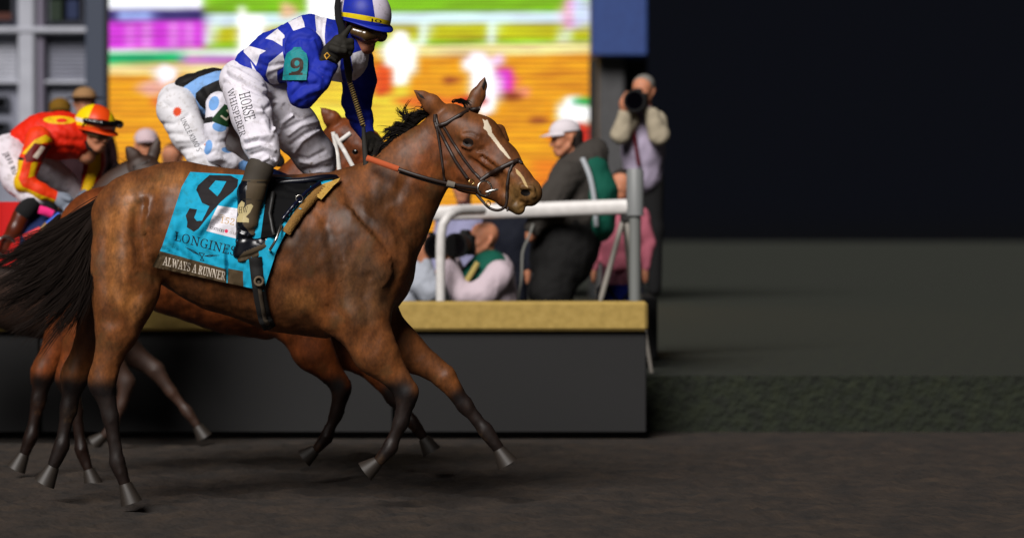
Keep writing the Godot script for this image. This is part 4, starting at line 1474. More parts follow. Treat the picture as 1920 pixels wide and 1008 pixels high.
	p = Paint.new(box, 3.0, Color(0.26, 0.205, 0.115))
	var r := Paint.new(box, 3.0, Color(0.8, 0.8, 0.8))
	var navy := Color(0.035, 0.04, 0.075)
	for e in [[[441, 338], [462, 338], [460, 380], [454, 420], [470, 440], [500, 448], [490, 458], [455, 472], [436, 492], [432, 440]]]:
		p.poly(e, navy)
		r.poly(e, Color(0.26, 0.26, 0.26))
	p.poly([[430, 290], [535, 290], [535, 336], [430, 336]], Color(0.175, 0.145, 0.095))
	p.line([[443, 338], [500, 342]], 1.2, Color(0.09, 0.08, 0.06))
	p.line([[443, 372], [497, 376]], 1.0, Color(0.14, 0.11, 0.07))
	p.soften(6)
	r.soften(6)
	var cream := Color(0.72, 0.66, 0.48)
	p.poly([[445, 384], [452, 376], [458, 380], [456, 390], [463, 384], [470, 382], [474, 386], [468, 398], [460, 406], [466, 410], [466, 417], [442, 416], [442, 408], [446, 402], [442, 394]], cream)
	p.text("HW", serif, Vector2(446, 399), Vector2(18, -1), Vector2(0, -11), Color(0.16, 0.13, 0.08))
	p.wash(grain_img)
	var boot_m := printed(p, 1.0, 0.0)
	boot_m.roughness_texture = r.tex()
	boot_m.metallic_specular = 0.55
	var bt := Body.new().build(near_boot, 0.0075)
	creases(bt, [[7, 4, [[444, 428], [462, 434], [482, 428]]], [-5, 4, [[446, 436], [464, 442], [484, 436]]], [6, 4, [[442, 448], [460, 446], [480, 442]]], [4, 2.5, [[445, 341], [470, 343], [498, 343]]], [5, 3, [[440, 486], [470, 478], [520, 456]]], [-4, 3, [[442, 491], [470, 484], [522, 462]]], [4, 3, [[484, 452], [500, 458]]], [4, 3, [[494, 448], [508, 454]]]], 0.36)
	part("boot", mesh_of(bt, box, 0.36), boot_m, t)
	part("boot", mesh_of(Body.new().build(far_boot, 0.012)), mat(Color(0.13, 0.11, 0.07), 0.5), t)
	var s := Soup.new()
	var toe := at(516, 448, 0.31)
	s.tube(curve([toe + Vector3(-.02, -.05, .07), toe + Vector3(.01, 0.0, .085), toe + Vector3(.03, .07, .03), toe + Vector3(.025, .07, -.03), toe + Vector3(.01, 0, -.075), toe + Vector3(-.02, -.05, -.07), toe + Vector3(-.025, -.06, 0), toe + Vector3(-.02, -.05, .07)], 26), [0.007], 8)
	var st := part("stirrup", s.done(), M.steel)
	tag(st, "steel stirrup at the toe of the leading rider's muddy boot", "stirrup")

	# gloves
	var gl := glove_segs([608, 126, 0.29, 15], [624, 98, 0.30, 19], [636, 80, 0.31, 16], [
		[[637, 78, 0.31, 7.5], [646, 64, 0.305, 6.2], [656, 51, 0.29, 4.5]],
		[[645, 82, 0.32, 7.5], [657, 78, 0.30, 6.8], [658, 90, 0.29, 6]],
		[[645, 91, 0.325, 7.5], [657, 90, 0.30, 6.8], [655, 100, 0.29, 6]],
		[[641, 100, 0.325, 7.2], [652, 101, 0.305, 6.2], [648, 108, 0.29, 5.5]],
		[[622, 90, 0.335, 8], [634, 94, 0.35, 7], [646, 96, 0.345, 5.8]]])
	var gb := Body.new().build(gl, 0.0048, 1)
	creases(gb, [[3, 2.5, [[604, 112], [616, 112], [630, 120]]], [3, 2.5, [[608, 106], [620, 106], [634, 114]]], [-3, 2.5, [[606, 108], [620, 109], [632, 117]]]], 0.36)
	var near_glove := part("glove", mesh_of(gb), M.glove, t)
	s = Soup.new()
	var cuff := [at(608, 104, 0.352), at(612, 111, 0.356), at(618, 104, 0.36), at(613, 99, 0.357), at(608, 104, 0.352)]
	s.tube(cuff, [0.004], 6)
	part("cuff_badge", s.done(), mat(Color(0.75, 0.55, 0.12), 0.6), near_glove)
	gl = glove_segs([690, 256, -0.13, 14], [699, 270, -0.10, 18], [708, 280, -0.07, 17], [
		[[706, 272, -0.05, 7.5], [700, 284, -0.01, 7], [690, 286, 0.0, 6]],
		[[712, 278, -0.05, 7.5], [706, 290, -0.01, 7], [695, 291, 0.0, 6]],
		[[716, 285, -0.05, 7.2], [710, 296, -0.01, 6.5], [699, 296, 0.0, 5.8]],
		[[717, 292, -0.05, 6.8], [712, 301, -0.02, 6], [704, 300, -0.01, 5.2]],
		[[698, 264, -0.06, 7.5], [694, 274, -0.01, 7], [692, 282, 0.02, 6]]])
	part("glove", mesh_of(Body.new().build(gl, 0.0052, 1)), M.glove, t)

	# helmet, goggles, straps
	box = Rect2(605, -40, 140, 110)
	p = Paint.new(box, 5.0, Color(0.80, 0.77, 0.83))
	var blue := Color(0.085, 0.155, 0.60)
	p.poly([[650, -40], [642, 26], [640, 70], [745, 70], [745, 44], [705, 38], [699, 0], [690, -40]], blue)
	p.poly([[700, -5], [705, 42], [745, 48], [745, -40], [690, -40]], Color(0.80, 0.77, 0.83))
	p.poly([[640, 36], [745, 50], [745, 70], [630, 70]], blue)
	p.poly([[605, 16], [628, 21], [685, 31], [745, 42], [745, 50], [727, 47], [680, 40], [628, 28.5], [605, 23]], Color(0.86, 0.76, 0.07))
	p.text("JO", sans_bold, Vector2(694, 43), Vector2(22, 3.4), Vector2(0.3, -7), Color(0.14, 0.11, 0.05))
	p.wash(grain_img, Vector2i(0, 100))
	var hm := printed(p, 0.45, 0.0)
	part("helmet", helmet_mesh(hx * Transform3D(Basis(), Vector3(0, .060, -.012)), Vector3(.132, .142, .148), box, 0.1), hm, t)
	part("goggles", mesh_of(Body.new().build(local_chain(hx, [[-.084, -.012, .035, .024], [-.05, -.016, .086, .031], [-.012, -.006, .104, .024], [.012, -.006, .104, .024], [.05, -.016, .086, .031], [.084, -.012, .035, .024]], .006), 0.006, 1)), M.goggle, t)
	s = Soup.new()
	s.tube([hx * Vector3(-.086, .07, .0), hx * Vector3(-.088, 0, -.01), hx * Vector3(-.07, -.09, .02), hx * Vector3(0, -.125, .05), hx * Vector3(.07, -.09, .02), hx * Vector3(.088, 0, -.01), hx * Vector3(.086, .07, 0)], [0.012], 6, 0.4, hx.basis.z)
	part("chin_strap", s.done(), M.black_cloth, t)
	part("hood", mesh_of(Body.new().build(local_chain(hx, [[0, .02, -.05, .088], [0, -.07, -.055, .068], [0, -.13, -.05, .066]], .02), 0.011)), M.black_cloth, t)
	s = Soup.new()
	s.tube([at(634, -8, 0.13), at(632, 14, 0.15), at(634, 34, 0.16), at(640, 52, 0.17), at(642, 74, 0.16)], [0.014, 0.016, 0.018, 0.020, 0.020], 8, 0.4, Vector3.BACK)
	part("helmet_strap", s.done(), M.black_cloth, t)

	# number on the arm
	box = Rect2(525, 82, 60, 72)
	p = Paint.new(box, 6.0, Color(0.07, 0.50, 0.52))
	p.poly([[528, 139], [576, 139], [576, 141], [528, 141]], Color(0.10, 0.42, 0.42))
	p.text("9", sans_bold, Vector2(543, 139.5), Vector2(25, 0), Vector2(1, -32), Color(0.20, 0.14, 0.10))
	p.line([[542, 138.5], [566, 138.5]], 4.5, Color(0.20, 0.14, 0.10))
	p.wash(grain_img, Vector2i(100, 50))
	var af := [arm_field]
	var lf := [[550, 88], [548, 92], [537, 100], [533, 112], [531, 132], [529, 150]]
	var rf := [[564, 88], [565, 92], [574, 100], [577, 112], [576, 132], [574, 150]]
	var badge := sheet(12, 20, func(u, v):
		var q: float = v * 5.0
		var i := mini(int(q), 4)
		var a := Vector2(lf[i][0], lf[i][1]).lerp(Vector2(lf[i + 1][0], lf[i + 1][1]), q - i)
		var b := Vector2(rf[i][0], rf[i][1]).lerp(Vector2(rf[i + 1][0], rf[i + 1][1]), q - i)
		var c := a.lerp(b, u)
		var hit := onto(af, c.x, c.y, 0.028, 0.6, 0.0)
		return hit if hit != Vector3.INF else at(c.x, c.y, 0.27)
	, 0.004, box, 0.34)
	part("arm_number", badge, printed(p, 0.6, 0.03), near_sleeve)

	# whip
	var wh := thing("riding_crop", "dark riding crop with a gold spiral shaft in the leading rider's lowered hand", "riding crop", at(688, 334, 0.05))
	var top := at(648, 96, 0.24)
	var mid := at(655, 152, 0.16)
	var low := at(681, 236, 0.06)
	var end := at(687, 332, 0.05)
	s = Soup.new()
	s.tube([top, top.lerp(mid, 0.3), top.lerp(mid, 0.75), mid], [0.013, 0.019, 0.018, 0.013], 10)
	part("handle", s.done(), mat(Color(0.06, 0.055, 0.05), 0.7), wh)
	s = Soup.new()
	s.tube([mid, low], [0.0095, 0.0085], 8)
	part("shaft", s.done(), mat(Color(0.10, 0.09, 0.07), 0.5), wh)
	s = Soup.new()
	var coil := []
	for i in 150:
		var f := i / 149.0
		var q := mid.lerp(low, f)
		coil.append(q + Vector3(cos(i * 0.85), 0.25 * cos(i * 0.85), sin(i * 0.85)) * 0.0105)
	s.tube(coil, [0.0042], 5)
	part("spiral_wrap", s.done(), mat(Color(0.62, 0.52, 0.30), 0.5), wh)
	s = Soup.new()
	s.tube([low, low.lerp(end, 0.4), end], [0.0095, 0.014, 0.014], 8, 0.5, Vector3.BACK)
	part("flap", s.done(), mat(Color(0.13, 0.12, 0.10), 0.7), wh)

# ---------------------------------------------------------------- second horse and rider
func shifted(x0: float, y0: float, fx: float, fy: float, s: float, sy: float, z: float) -> Callable:
	# takes the lead horse's layout to another place: x0, y0 goes to fx, fy
	var back := unit(0) / unit(z)
	return func(q): return [fx + (q[0] - x0) * s, fy + (q[1] - y0) * sy, q[2] + z, q[3] * back]

func coat_box(x0: float, y0: float, fx: float, fy: float, s: float) -> Rect2:
	return Rect2(fx + (COAT.position.x - x0) * s, fy + (COAT.position.y - y0) * s, COAT.size.x * s, COAT.size.y * s)

func second_pair() -> void:
	var z := -1.6
	var k := DIST / (DIST - z)
	var f := shifted(170, 430, 108, 452, k, k, z)
	var hf := shifted(878, 266, 668, 284, 0.66, 0.84, z + 0.02)
	var neck := [f.call([645, 432, 0.0, 104]), [575, 372, z, 66], [606, 330, z, 50], [630, 300, z, 40]]
	var body := horse_body(f, neck, 0.018)
	var head := horse_head(hf, 0.0085)
	var fields := [head]
	body.join(head)
	body.ruffle(0.005, Vector3(12, 9, 12), 14)
	var t := thing("racehorse", "chestnut racehorse in a white bridle, half hidden behind the leader", "horse", Vector3(at(350, 500, z).x, 0, z))
	var cp := coat_paint(false)
	var m := printed(cp, 0.5, 0.05)
	m.albedo_color = Color(1.0, 0.86, 0.76)
	part("body", mesh_of(body, coat_box(170, 430, 108, 452, k), z + 0.2), m, t)
	horse_hooves(f, t)
	var s := Soup.new()
	s.ball(onto(fields, 667, 284, -0.004, z + 0.6, z - 0.5), Vector3(0.022, 0.019, 0.018), 10)
	part("eye", s.done(), M.eye, t)
	var g := []
	for q in [[[112, 400], [70, 440], [30, 470], [-30, 490]], [[108, 420], [70, 480], [30, 520], [-20, 560]], [[108, 440], [84, 500], [60, 560], [10, 620]]]:
		g.append(curve(q.map(func(e): return at(e[0], e[1], z + 0.1)), 8))
	part("tail", hair(g, 260, 0.006, 0.02, 0.02, 13), M.tail, t)
	g = []
	for q in [[[560, 352], [545, 340], [535, 345]], [[590, 322], [575, 305], [560, 310]], [[612, 288], [600, 262], [588, 250]], [[622, 262], [606, 246], [592, 238]]]:
		g.append(curve(q.map(func(e): return at(e[0], e[1], z)), 6))
	part("mane", hair(g, 240, 0.005, 0.016, 0.012, 15, 7), mat(Color(0.20, 0.11, 0.06), 0.5), t)
	s = Soup.new()
	s.tube(curve([at(560, 330, z), at(586, 292, z), at(606, 262, z), at(626, 246, z)], 12), [0.03, 0.045, 0.05, 0.055, 0.055, 0.055, 0.055, 0.05, 0.05, 0.045, 0.04, 0.03, 0.015], 10)
	part("crest_hair", s.done(), M.mane, t)
	var b := thing("bridle", "white webbing bridle on the horse behind the leader", "bridle", at(650, 270, z + 0.1))
	var web := mat(Color(0.83, 0.82, 0.80), 0.7)
	for q in [["headpiece", 0.013, [[624, 247], [627, 262], [632, 290], [635, 312], [637, 334]]], ["browband", 0.013, [[634, 266], [645, 258], [657, 249]]], ["cheek_strap", 0.013, [[628, 252], [636, 268], [646, 284], [658, 306], [670, 326]]]]:
		var path := onto_path(fields, q[2], 0.022, 5, z + 0.6, z - 0.5)
		if path.size() > 1: part(q[0], strap(path, q[1], 0.4), web, b)

	# rider in black with a sky-blue hoop
	var r := thing("person", "crouched jockey in black with sky blue hoop and spotted white sleeves", "person", at(350, 330, z))
	var torso := chain([[356, 172, z, 34], [400, 178, z, 46], [455, 186, z, 47], [490, 196, z, 36]], 1.15, 20.0)
	var near_arm := chain([[410, 196, z + 0.20, 25], [405, 240, z + 0.26, 21], [402, 286, z + 0.28, 18]], 0.9, 12.0) + chain([[402, 288, z + 0.28, 18], [430, 303, z + 0.24, 15], [462, 314, z + 0.18, 11]], 0.9, 10.0)
	var far_arm := chain([[480, 200, z - 0.20, 24], [470, 250, z - 0.26, 20], [500, 290, z - 0.2, 12]], 0.9, 12.0)
	var seat := chain([[332, 192, z, 38], [356, 184, z, 34]], 1.15, 18.0)
	var near_leg := chain([[332, 205, z + 0.12, 40], [352, 250, z + 0.19, 32], [382, 302, z + 0.24, 25], [398, 330, z + 0.25, 20]], 0.9, 14.0)
	var far_leg := chain([[380, 215, z - 0.10, 34], [430, 262, z - 0.18, 28], [462, 296, z - 0.24, 22]], 0.9, 14.0)
	var boots := chain([[395, 330, z + 0.26, 19], [372, 400, z + 0.30, 18], [365, 440, z + 0.30, 15], [395, 446, z + 0.30, 11]], 0.9, 8.0) + chain([[462, 300, z - 0.27, 18], [430, 380, z - 0.30, 18], [425, 420, z - 0.30, 15], [455, 424, z - 0.30, 11]], 0.9, 8.0)
	var hx := facing(at(512, 196, z), 80, -5, 0, 0.9)
	var bd := Body.new().build(thinner(torso + near_arm + far_arm + seat + near_leg + far_leg + boots, 0.78) + chain([[480, 192, z, 24], [508, 200, z, 20]], 1.0, 10.0), 0.018)
	bd.join(Body.new().build(head_segs(hx), 0.009, 1))
	part("body", mesh_of(bd), M.skin, r)
	var box := Rect2(310, 105, 210, 150)
	var p := Paint.new(box, 3.0, Color(0.055, 0.052, 0.055))
	var z2 := func(pts: Array) -> Array: return pts.map(func(e): return [e[0] / 4.58 + 270.0, e[1] / 4.58 + 110.0])
	p.poly(z2.call([[760, 82], [600, 98], [450, 152], [325, 236], [316, 275], [332, 346], [410, 450], [520, 530], [560, 560], [560, 476], [470, 398], [432, 340], [434, 294], [490, 246], [596, 194], [668, 166], [760, 146]]), Color(0.46, 0.63, 0.84))
	p.wash(grain_img)
	var js := Body.new().build(torso, 0.009)
	creases(js, [[8, 5, [[340, 150], [370, 140], [410, 136]]], [8, 5, [[372, 168], [384, 190], [392, 210]]], [-8, 5, [[380, 160], [394, 186]]]], z + 0.2)
	js.ruffle(0.006, Vector3(14, 12, 14), 61)
	part("jersey", mesh_of(js, box, z + 0.18), printed(p, 0.7, 0.04), r)
	box = Rect2(375, 165, 105, 170)
	p = Paint.new(box, 4.0, Color(0.83, 0.82, 0.86))
	var sky := Color(0.42, 0.60, 0.82)
	for d in [[399, 193, 10, 14], [411, 238, 13, 9], [390, 276, 8, 14], [424, 281, 9, 5], [460, 312, 16, 14], [440, 195, 8, 12]]:
		p.disc(d[0], d[1], d[2], d[3], sky, 0.2)
	p.poly([[397, 222], [419, 194], [440, 205], [440, 236], [424, 238], [398, 228]], Color(0.03, 0.19, 0.07))
	p.poly([[375, 221], [398, 218], [398, 229], [375, 232]], Color(0.06, 0.06, 0.06))
	p.line([[414, 217], [423, 224], [430, 214], [424, 206]], 3.2, Color(0.78, 0.74, 0.66))
	p.wash(grain_img, Vector2i(200, 0))
	var sl := Body.new().build(near_arm, 0.008)
	creases(sl, [[8, 4, [[388, 290], [404, 282], [420, 290]]], [-6, 4, [[392, 300], [412, 296], [430, 304]]], [6, 4, [[388, 262], [404, 268], [420, 264]]]], z + 0.3)
	sl.ruffle(0.005, Vector3(14, 12, 14), 62)
	part("sleeve", mesh_of(sl, box, z + 0.3), printed(p, 0.75, 0.03), r)
	part("sleeve", mesh_of(Body.new().build(far_arm, 0.012)), M.white_cloth, r)
	box = Rect2(280, 140, 200, 210)
	p = Paint.new(box, 4.0, Color(0.83, 0.825, 0.845))
	p.disc(331, 209, 8, 9, Color(0.80, 0.28, 0.14), 0.2, 0.22)
	p.text("UNCLE KIMO'S", sans, Vector2(337, 224), Vector2(34, 61), Vector2(8.5, -4.5), Color(0.10, 0.10, 0.11))
	p.wash(grain_img, Vector2i(100, 60))
	var br := Body.new().build(seat + near_leg + far_leg, 0.009)
	creases(br, [[10, 4, [[300, 230], [322, 232], [350, 214]]], [8, 4, [[310, 250], [340, 250]]], [-8, 4, [[330, 262], [356, 262]]], [10, 4, [[336, 280], [364, 276], [382, 268]]], [8, 4, [[300, 190], [316, 200]]], [-8, 4, [[350, 296], [376, 290]]]], z + 0.3)
	br.ruffle(0.0025, Vector3(12, 8, 12), 63)
	part("breeches", mesh_of(br, box, z + 0.25), printed(p, 0.85, 0.03), r)
	part("boot", mesh_of(Body.new().build(boots.slice(0, 3), 0.012)), M.black_gloss, r)
	part("boot", mesh_of(Body.new().build(boots.slice(3), 0.012)), M.black_gloss, r)
	part("helmet", helmet_mesh(hx * Transform3D(Basis(), Vector3(0, .05, -.01)), Vector3(.12, .13, .14), Rect2(0, 0, 1, 1), z), mat(Color(0.36, 0.55, 0.80), 0.5), r)
	for gpt in [[[462, 315, z + 0.18, 11], [474, 320, z + 0.16, 14], [484, 322, z + 0.14, 11]], [[500, 290, z - 0.2, 11], [510, 296, z - 0.18, 14], [520, 300, z - 0.16, 11]]]:
		part("glove", mesh_of(Body.new().build(chain(gpt, 0.8, 6.0) + chain([[gpt[2][0], gpt[2][1] - 6, gpt[2][2], 5], [gpt[2][0] + 8, gpt[2][1], gpt[2][2] + 0.03, 4.5]]) + chain([[gpt[2][0], gpt[2][1] + 4, gpt[2][2], 5], [gpt[2][0] + 7, gpt[2][1] + 9, gpt[2][2] + 0.03, 4.5]]), 0.008)), M.black_cloth, r)
	var sc := thing("saddle_cloth", "dark green saddle cloth on the chestnut horse, mostly hidden", "saddle cloth", at(380, 400, z + 0.25))
	part("cloth", sheet(10, 10, func(u, v): return f_lay(u, v, z), 0.01), cloth(Color(0.03, 0.19, 0.07)), sc)

func f_lay(u: float, v: float, z: float) -> Vector3:
	return at(lerpf(300, 440, u) - v * 24, 372 + v * 130, z + 0.12 + 0.22 * sqrt(sin(clampf(0.1 + v * 0.75, 0, 1) * PI * 0.6)))

# ---------------------------------------------------------------- third horse and rider
func third_pair() -> void:
	var z := -4.0
	var k := DIST / (DIST - z)
	var f := shifted(470, 400, 8, 455, k, k, z)
	var hf := shifted(779, 171, 236, 275, 0.46, 0.74, z)
	var neck := [f.call([645, 432, 0.0, 104]), [212, 410, z, 58], [240, 362, z, 44], [258, 336, z, 36]]
	var body := horse_body(f, neck, 0.02)
	var head := horse_head(hf, 0.0105)
	var hf_field := [head]
	body.join(head)
	var t := thing("racehorse", "dark bay racehorse trailing at the left, ears showing behind the leader's rump", "horse", Vector3(at(0, 500, z).x, 0, z))
	var m := speckled([Color(0.13, 0.075, 0.045), Color(0.19, 0.11, 0.065), Color(0.25, 0.145, 0.085)], 0.01, 1.0, 0.6)
	part("body", mesh_of(body), m, t)
	horse_hooves(f, t)
	var s := Soup.new()
	s.ball(at(282, 345, z + 0.1), Vector3(0.021, 0.018, 0.018), 8)
	part("eye", s.done(), M.eye, t)
	var g := []
	for q in [[[160, 396], [150, 386], [138, 394]], [[210, 360], [196, 345], [180, 356]], [[238, 324], [226, 312], [212, 318]], [[262, 298], [250, 292], [240, 300]]]:
		g.append(curve(q.map(func(e): return at(e[0], e[1], z)), 6))
	part("mane", hair(g, 240, 0.006, 0.02, 0.015, 25, 7), M.mane, t)
	var tl := []
	for q in [[[-215, 380], [-260, 420], [-310, 450], [-350, 460]], [[-215, 400], [-250, 460], [-290, 510], [-330, 540]]]:
		tl.append(curve(q.map(func(e): return at(e[0], e[1], z)), 8))
	part("tail", hair(tl, 120, 0.007, 0.02, 0.02, 26), M.tail, t)
	var b := thing("bridle", "dark bridle on the trailing horse's lowered head", "bridle", at(270, 320, z + 0.1))
	for q in [["browband", 0.011, [[252, 316], [264, 308], [280, 302]]], ["cheek_strap", 0.010, [[250, 310], [254, 330], [262, 356]]]]:
		var path := onto_path(hf_field, q[2], 0.012, 5, z + 0.6, z - 0.5)
		if path.size() > 1: part(q[0], strap(path, q[1], 0.5), M.leather, b)
	var c := thing("saddle_cloth", "red saddle cloth on the trailing horse at the photo's edge", "saddle cloth", at(10, 430, z + 0.3))
	part("cloth", sheet(12, 12, func(u, v): return at(lerpf(-80, 44, u) - v * 14, 378 + v * 120, z + 0.13 + 0.22 * sqrt(sin(clampf(0.1 + v * 0.75, 0, 1) * PI * 0.6)) + 0.012 * sin(u * 15.0)), 0.012), cloth(Color(0.66, 0.05, 0.05)), c)
	var c2 := thing("saddle_pad", "blue saddle pad in front of the trailing rider's brown boot", "saddle pad", at(80, 430, z + 0.3))
	part("pad", sheet(10, 10, func(u, v): return at(lerpf(46, 118, u) - v * 20, 396 + v * 80, z + 0.14 + 0.2 * sqrt(sin(clampf(0.1 + v * 0.75, 0, 1) * PI * 0.6))), 0.012), cloth(Color(0.07, 0.13, 0.30)), c2)
	part("pink_edge", strap([at(72, 392, z + 0.33), at(86, 396, z + 0.335), at(98, 402, z + 0.335)], 0.03, 0.15), cloth(Color(0.85, 0.16, 0.45)), c2)
	var w := thing("riding_crop", "riding crop with blue and red bands in the trailing rider's hand", "riding crop", at(90, 420, z + 0.4))
	for q in [["shaft", [[128, 396], [104, 408]], 0.016, Color(0.05, 0.05, 0.05)], ["blue_band", [[112, 402], [88, 420]], 0.022, Color(0.08, 0.30, 0.70)], ["gold_band", [[88, 420], [76, 432]], 0.020, Color(0.50, 0.38, 0.20)], ["red_flap", [[76, 430], [44, 446]], 0.024, Color(0.75, 0.08, 0.05)]]:
		part(q[0], strap(q[1].map(func(e): return at(e[0], e[1], z + 0.42)), q[2], 0.5), mat(q[3], 0.6), w)

	var r := thing("person", "crouched jockey in orange red silks with a yellow and orange helmet", "person", at(40, 400, z))
	var torso := chain([[46, 262, z, 30], [80, 254, z, 39], [118, 254, z, 41], [146, 262, z, 34]], 1.2, 18.0)
	var near_arm := chain([[72, 262, z + 0.22, 26], [54, 305, z + 0.28, 20], [44, 342, z + 0.30, 17]], 0.9, 10.0) + chain([[44, 343, z + 0.30, 17], [74, 358, z + 0.30, 15], [108, 371, z + 0.28, 11]], 0.9, 10.0)
	var far_arm := chain([[172, 272, z - 0.18, 24], [176, 305, z - 0.22, 19], [172, 330, z - 0.2, 17], [160, 362, z - 0.1, 12]], 0.9, 10.0)
	var seat := chain([[16, 284, z, 34], [42, 276, z, 30]], 1.15, 14.0)
	var near_leg := chain([[14, 294, z + 0.12, 36], [32, 336, z + 0.2, 28], [60, 368, z + 0.26, 22], [66, 376, z + 0.27, 19]], 0.9, 12.0)
	var far_leg := chain([[60, 296, z - 0.10, 36], [110, 340, z - 0.18, 28], [146, 372, z - 0.22, 22]], 0.9, 12.0)
	var sock := chain([[60, 380, z + 0.29, 18], [46, 396, z + 0.30, 17.5], [40, 404, z + 0.30, 17]], 0.9, 6.0)
	var boot := chain([[40, 404, z + 0.30, 18], [28, 430, z + 0.31, 16], [14, 452, z + 0.31, 13], [8, 466, z + 0.31, 12], [34, 470, z + 0.31, 9]], 0.9, 6.0)
	var boot2 := chain([[146, 376, z - 0.24, 18], [110, 430, z - 0.26, 16], [104, 455, z - 0.26, 12], [130, 460, z - 0.26, 9]], 0.9, 6.0)
	var hx := facing(at(177, 250, z + 0.05), 52, -10, 0, 0.98)
	var bd := Body.new().build(thinner(torso + near_arm + far_arm + seat + near_leg + far_leg + sock + boot + boot2, 0.78) + chain([[138, 252, z, 22], [166, 256, z + 0.03, 18]], 1.0, 10.0), 0.018)
	bd.join(Body.new().build(head_segs(hx), 0.0085, 1))
	part("body", mesh_of(bd), M.skin, r)
	var red := Color(0.83, 0.13, 0.025)
	var yellow := Color(0.86, 0.68, 0.02)
	var box := Rect2(5, 200, 200, 120)
	var p := Paint.new(box, 3.0, red)
	p.disc(107, 224, 30, 8, yellow, 0.03)
	p.disc(112, 225, 10, 4, red, 0.0)
	p.poly([[76, 300], [110, 300], [150, 294], [160, 304], [140, 312], [80, 316]], yellow)
	p.wash(grain_img)
	var js := Body.new().build(torso, 0.01)
	creases(js, [[6, 5, [[100, 250], [120, 262], [146, 262]]], [6, 5, [[90, 280], [118, 276], [146, 284]]], [-5, 5, [[30, 250], [44, 270]]], [5, 5, [[110, 232], [128, 244]]]], z + 0.2)
	js.ruffle(0.008, Vector3(13, 11, 13), 71)
	part("jersey", mesh_of(js, box, z + 0.2), printed(p, 0.6, 0.04), r)
	box = Rect2(20, 225, 105, 165)
	p = Paint.new(box, 4.0, Color(0.86, 0.20, 0.03))
	p.poly([[64, 262], [84, 252], [98, 264], [80, 268], [66, 276], [56, 290], [40, 288]], yellow)
	p.poly([[20, 296], [46, 296], [36, 335], [44, 350], [80, 366], [112, 378], [108, 390], [20, 372]], yellow)
	p.poly([[60, 306], [72, 300], [64, 330], [54, 334]], yellow)
	p.poly([[46, 292], [64, 268], [98, 272], [92, 304], [50, 304]], Color(0.36, 0.02, 0.03))
	p.poly([[62, 294], [76, 273], [83, 276], [70, 298]], Color(0.80, 0.74, 0.68))
	p.poly([[34, 294], [46, 296], [46, 301], [33, 300]], Color(0.05, 0.05, 0.05))
	p.wash(grain_img)
	var sl := Body.new().build(near_arm, 0.009).ruffle(0.006, Vector3(14, 12, 14), 72)
	part("sleeve", mesh_of(sl, box, z + 0.3), printed(p, 0.6, 0.03), r)
	box = Rect2(140, 240, 70, 130)
	p = Paint.new(box, 4.0, Color(0.62, 0.09, 0.03))
	p.poly([[172, 268], [200, 262], [192, 300], [178, 330], [168, 366], [150, 366], [160, 320]], yellow)
	p.poly([[186, 280], [206, 270], [200, 330], [180, 366], [172, 366], [184, 320]], Color(0.72, 0.14, 0.04))
	part("sleeve", mesh_of(Body.new().build(far_arm, 0.010).ruffle(0.006, Vector3(14, 12, 14), 73), box, z - 0.1), printed(p, 0.6, 0.03), r)
	box = Rect2(-40, 240, 220, 160)
	p = Paint.new(box, 3.0, Color(0.82, 0.79, 0.82))
	p.text("JEFF RU", sans_bold, Vector2(1, 288), Vector2(22, 42), Vector2(11, -6), Color(0.10, 0.09, 0.10))
	p.wash(grain_img)
	part("breeches", mesh_of(Body.new().build(seat + near_leg + far_leg, 0.011).ruffle(0.007, Vector3(13, 10, 13), 74), box, z + 0.25), printed(p, 0.85, 0.03), r)
	part("sock", mesh_of(Body.new().build(sock, 0.010)), M.black_cloth, r)
	part("boot", mesh_of(Body.new().build(boot, 0.010)), mat(Color(0.30, 0.11, 0.04), 0.3), r)
	part("boot", mesh_of(Body.new().build(boot2, 0.014)), mat(Color(0.30, 0.11, 0.04), 0.3), r)
	s = Soup.new()
	s.ring(at(10, 462, z + 0.36), Basis(Vector3.UP, 0.4), 0.06, 0.012)
	var stp := part("stirrup", s.done(), M.steel)
	tag(stp, "bright stirrup under the trailing rider's brown boot", "stirrup")
	var gl := glove_segs([106, 370, z + 0.28, 12], [120, 377, z + 0.29, 15], [132, 384, z + 0.30, 11], [
		[[132, 378, z + 0.31, 5.5], [139, 384, z + 0.32, 5], [136, 391, z + 0.33, 4.5]], [[131, 384, z + 0.32, 5.5], [136, 390, z + 0.33, 5], [131, 395, z + 0.34, 4.5]], [[127, 389, z + 0.32, 5.5], [130, 395, z + 0.33, 5], [124, 398, z + 0.34, 4.5]], [[121, 391, z + 0.31, 5], [123, 397, z + 0.33, 4.5]], [[118, 370, z + 0.32, 5.5], [130, 374, z + 0.34, 5]]])
	part("glove", mesh_of(Body.new().build(gl, 0.006, 1)), cloth(Color(0.44, 0.47, 0.52)), r)
	gl = chain([[160, 362, z - 0.1, 11], [155, 374, z - 0.06, 13], [150, 384, z - 0.02, 10]], 0.8, 6.0) + chain([[146, 380, z - .02, 5], [140, 388, z, 4.5]]) + chain([[152, 388, z - .02, 5], [146, 396, z, 4.5]])
	part("glove", mesh_of(Body.new().build(gl, 0.008, 1)), cloth(Color(0.44, 0.47, 0.52)), r)
	# helmet quartered yellow and orange, spare goggles above the peak
	box = Rect2(130, 170, 100, 90)
	p = Paint.new(box, 4.0, Color(0.88, 0.76, 0.03))
	var org := Color(0.84, 0.26, 0.06)
	p.poly([[184, 170], [176, 195], [170, 215], [164, 236], [205, 238], [206, 215], [200, 195], [190, 170]], org)
	p.poly([[140, 234], [225, 242], [230, 260], [140, 260]], org)
	p.poly([[130, 224], [165, 232], [200, 243], [225, 244], [225, 236], [200, 236], [165, 225], [130, 216]], Color(0.80, 0.77, 0.74))
	part("helmet", helmet_mesh(hx * Transform3D(Basis(), Vector3(0, .050, -.01)), Vector3(.125, .138, .148), box, z + 0.1), printed(p, 0.4, 0.0), r)
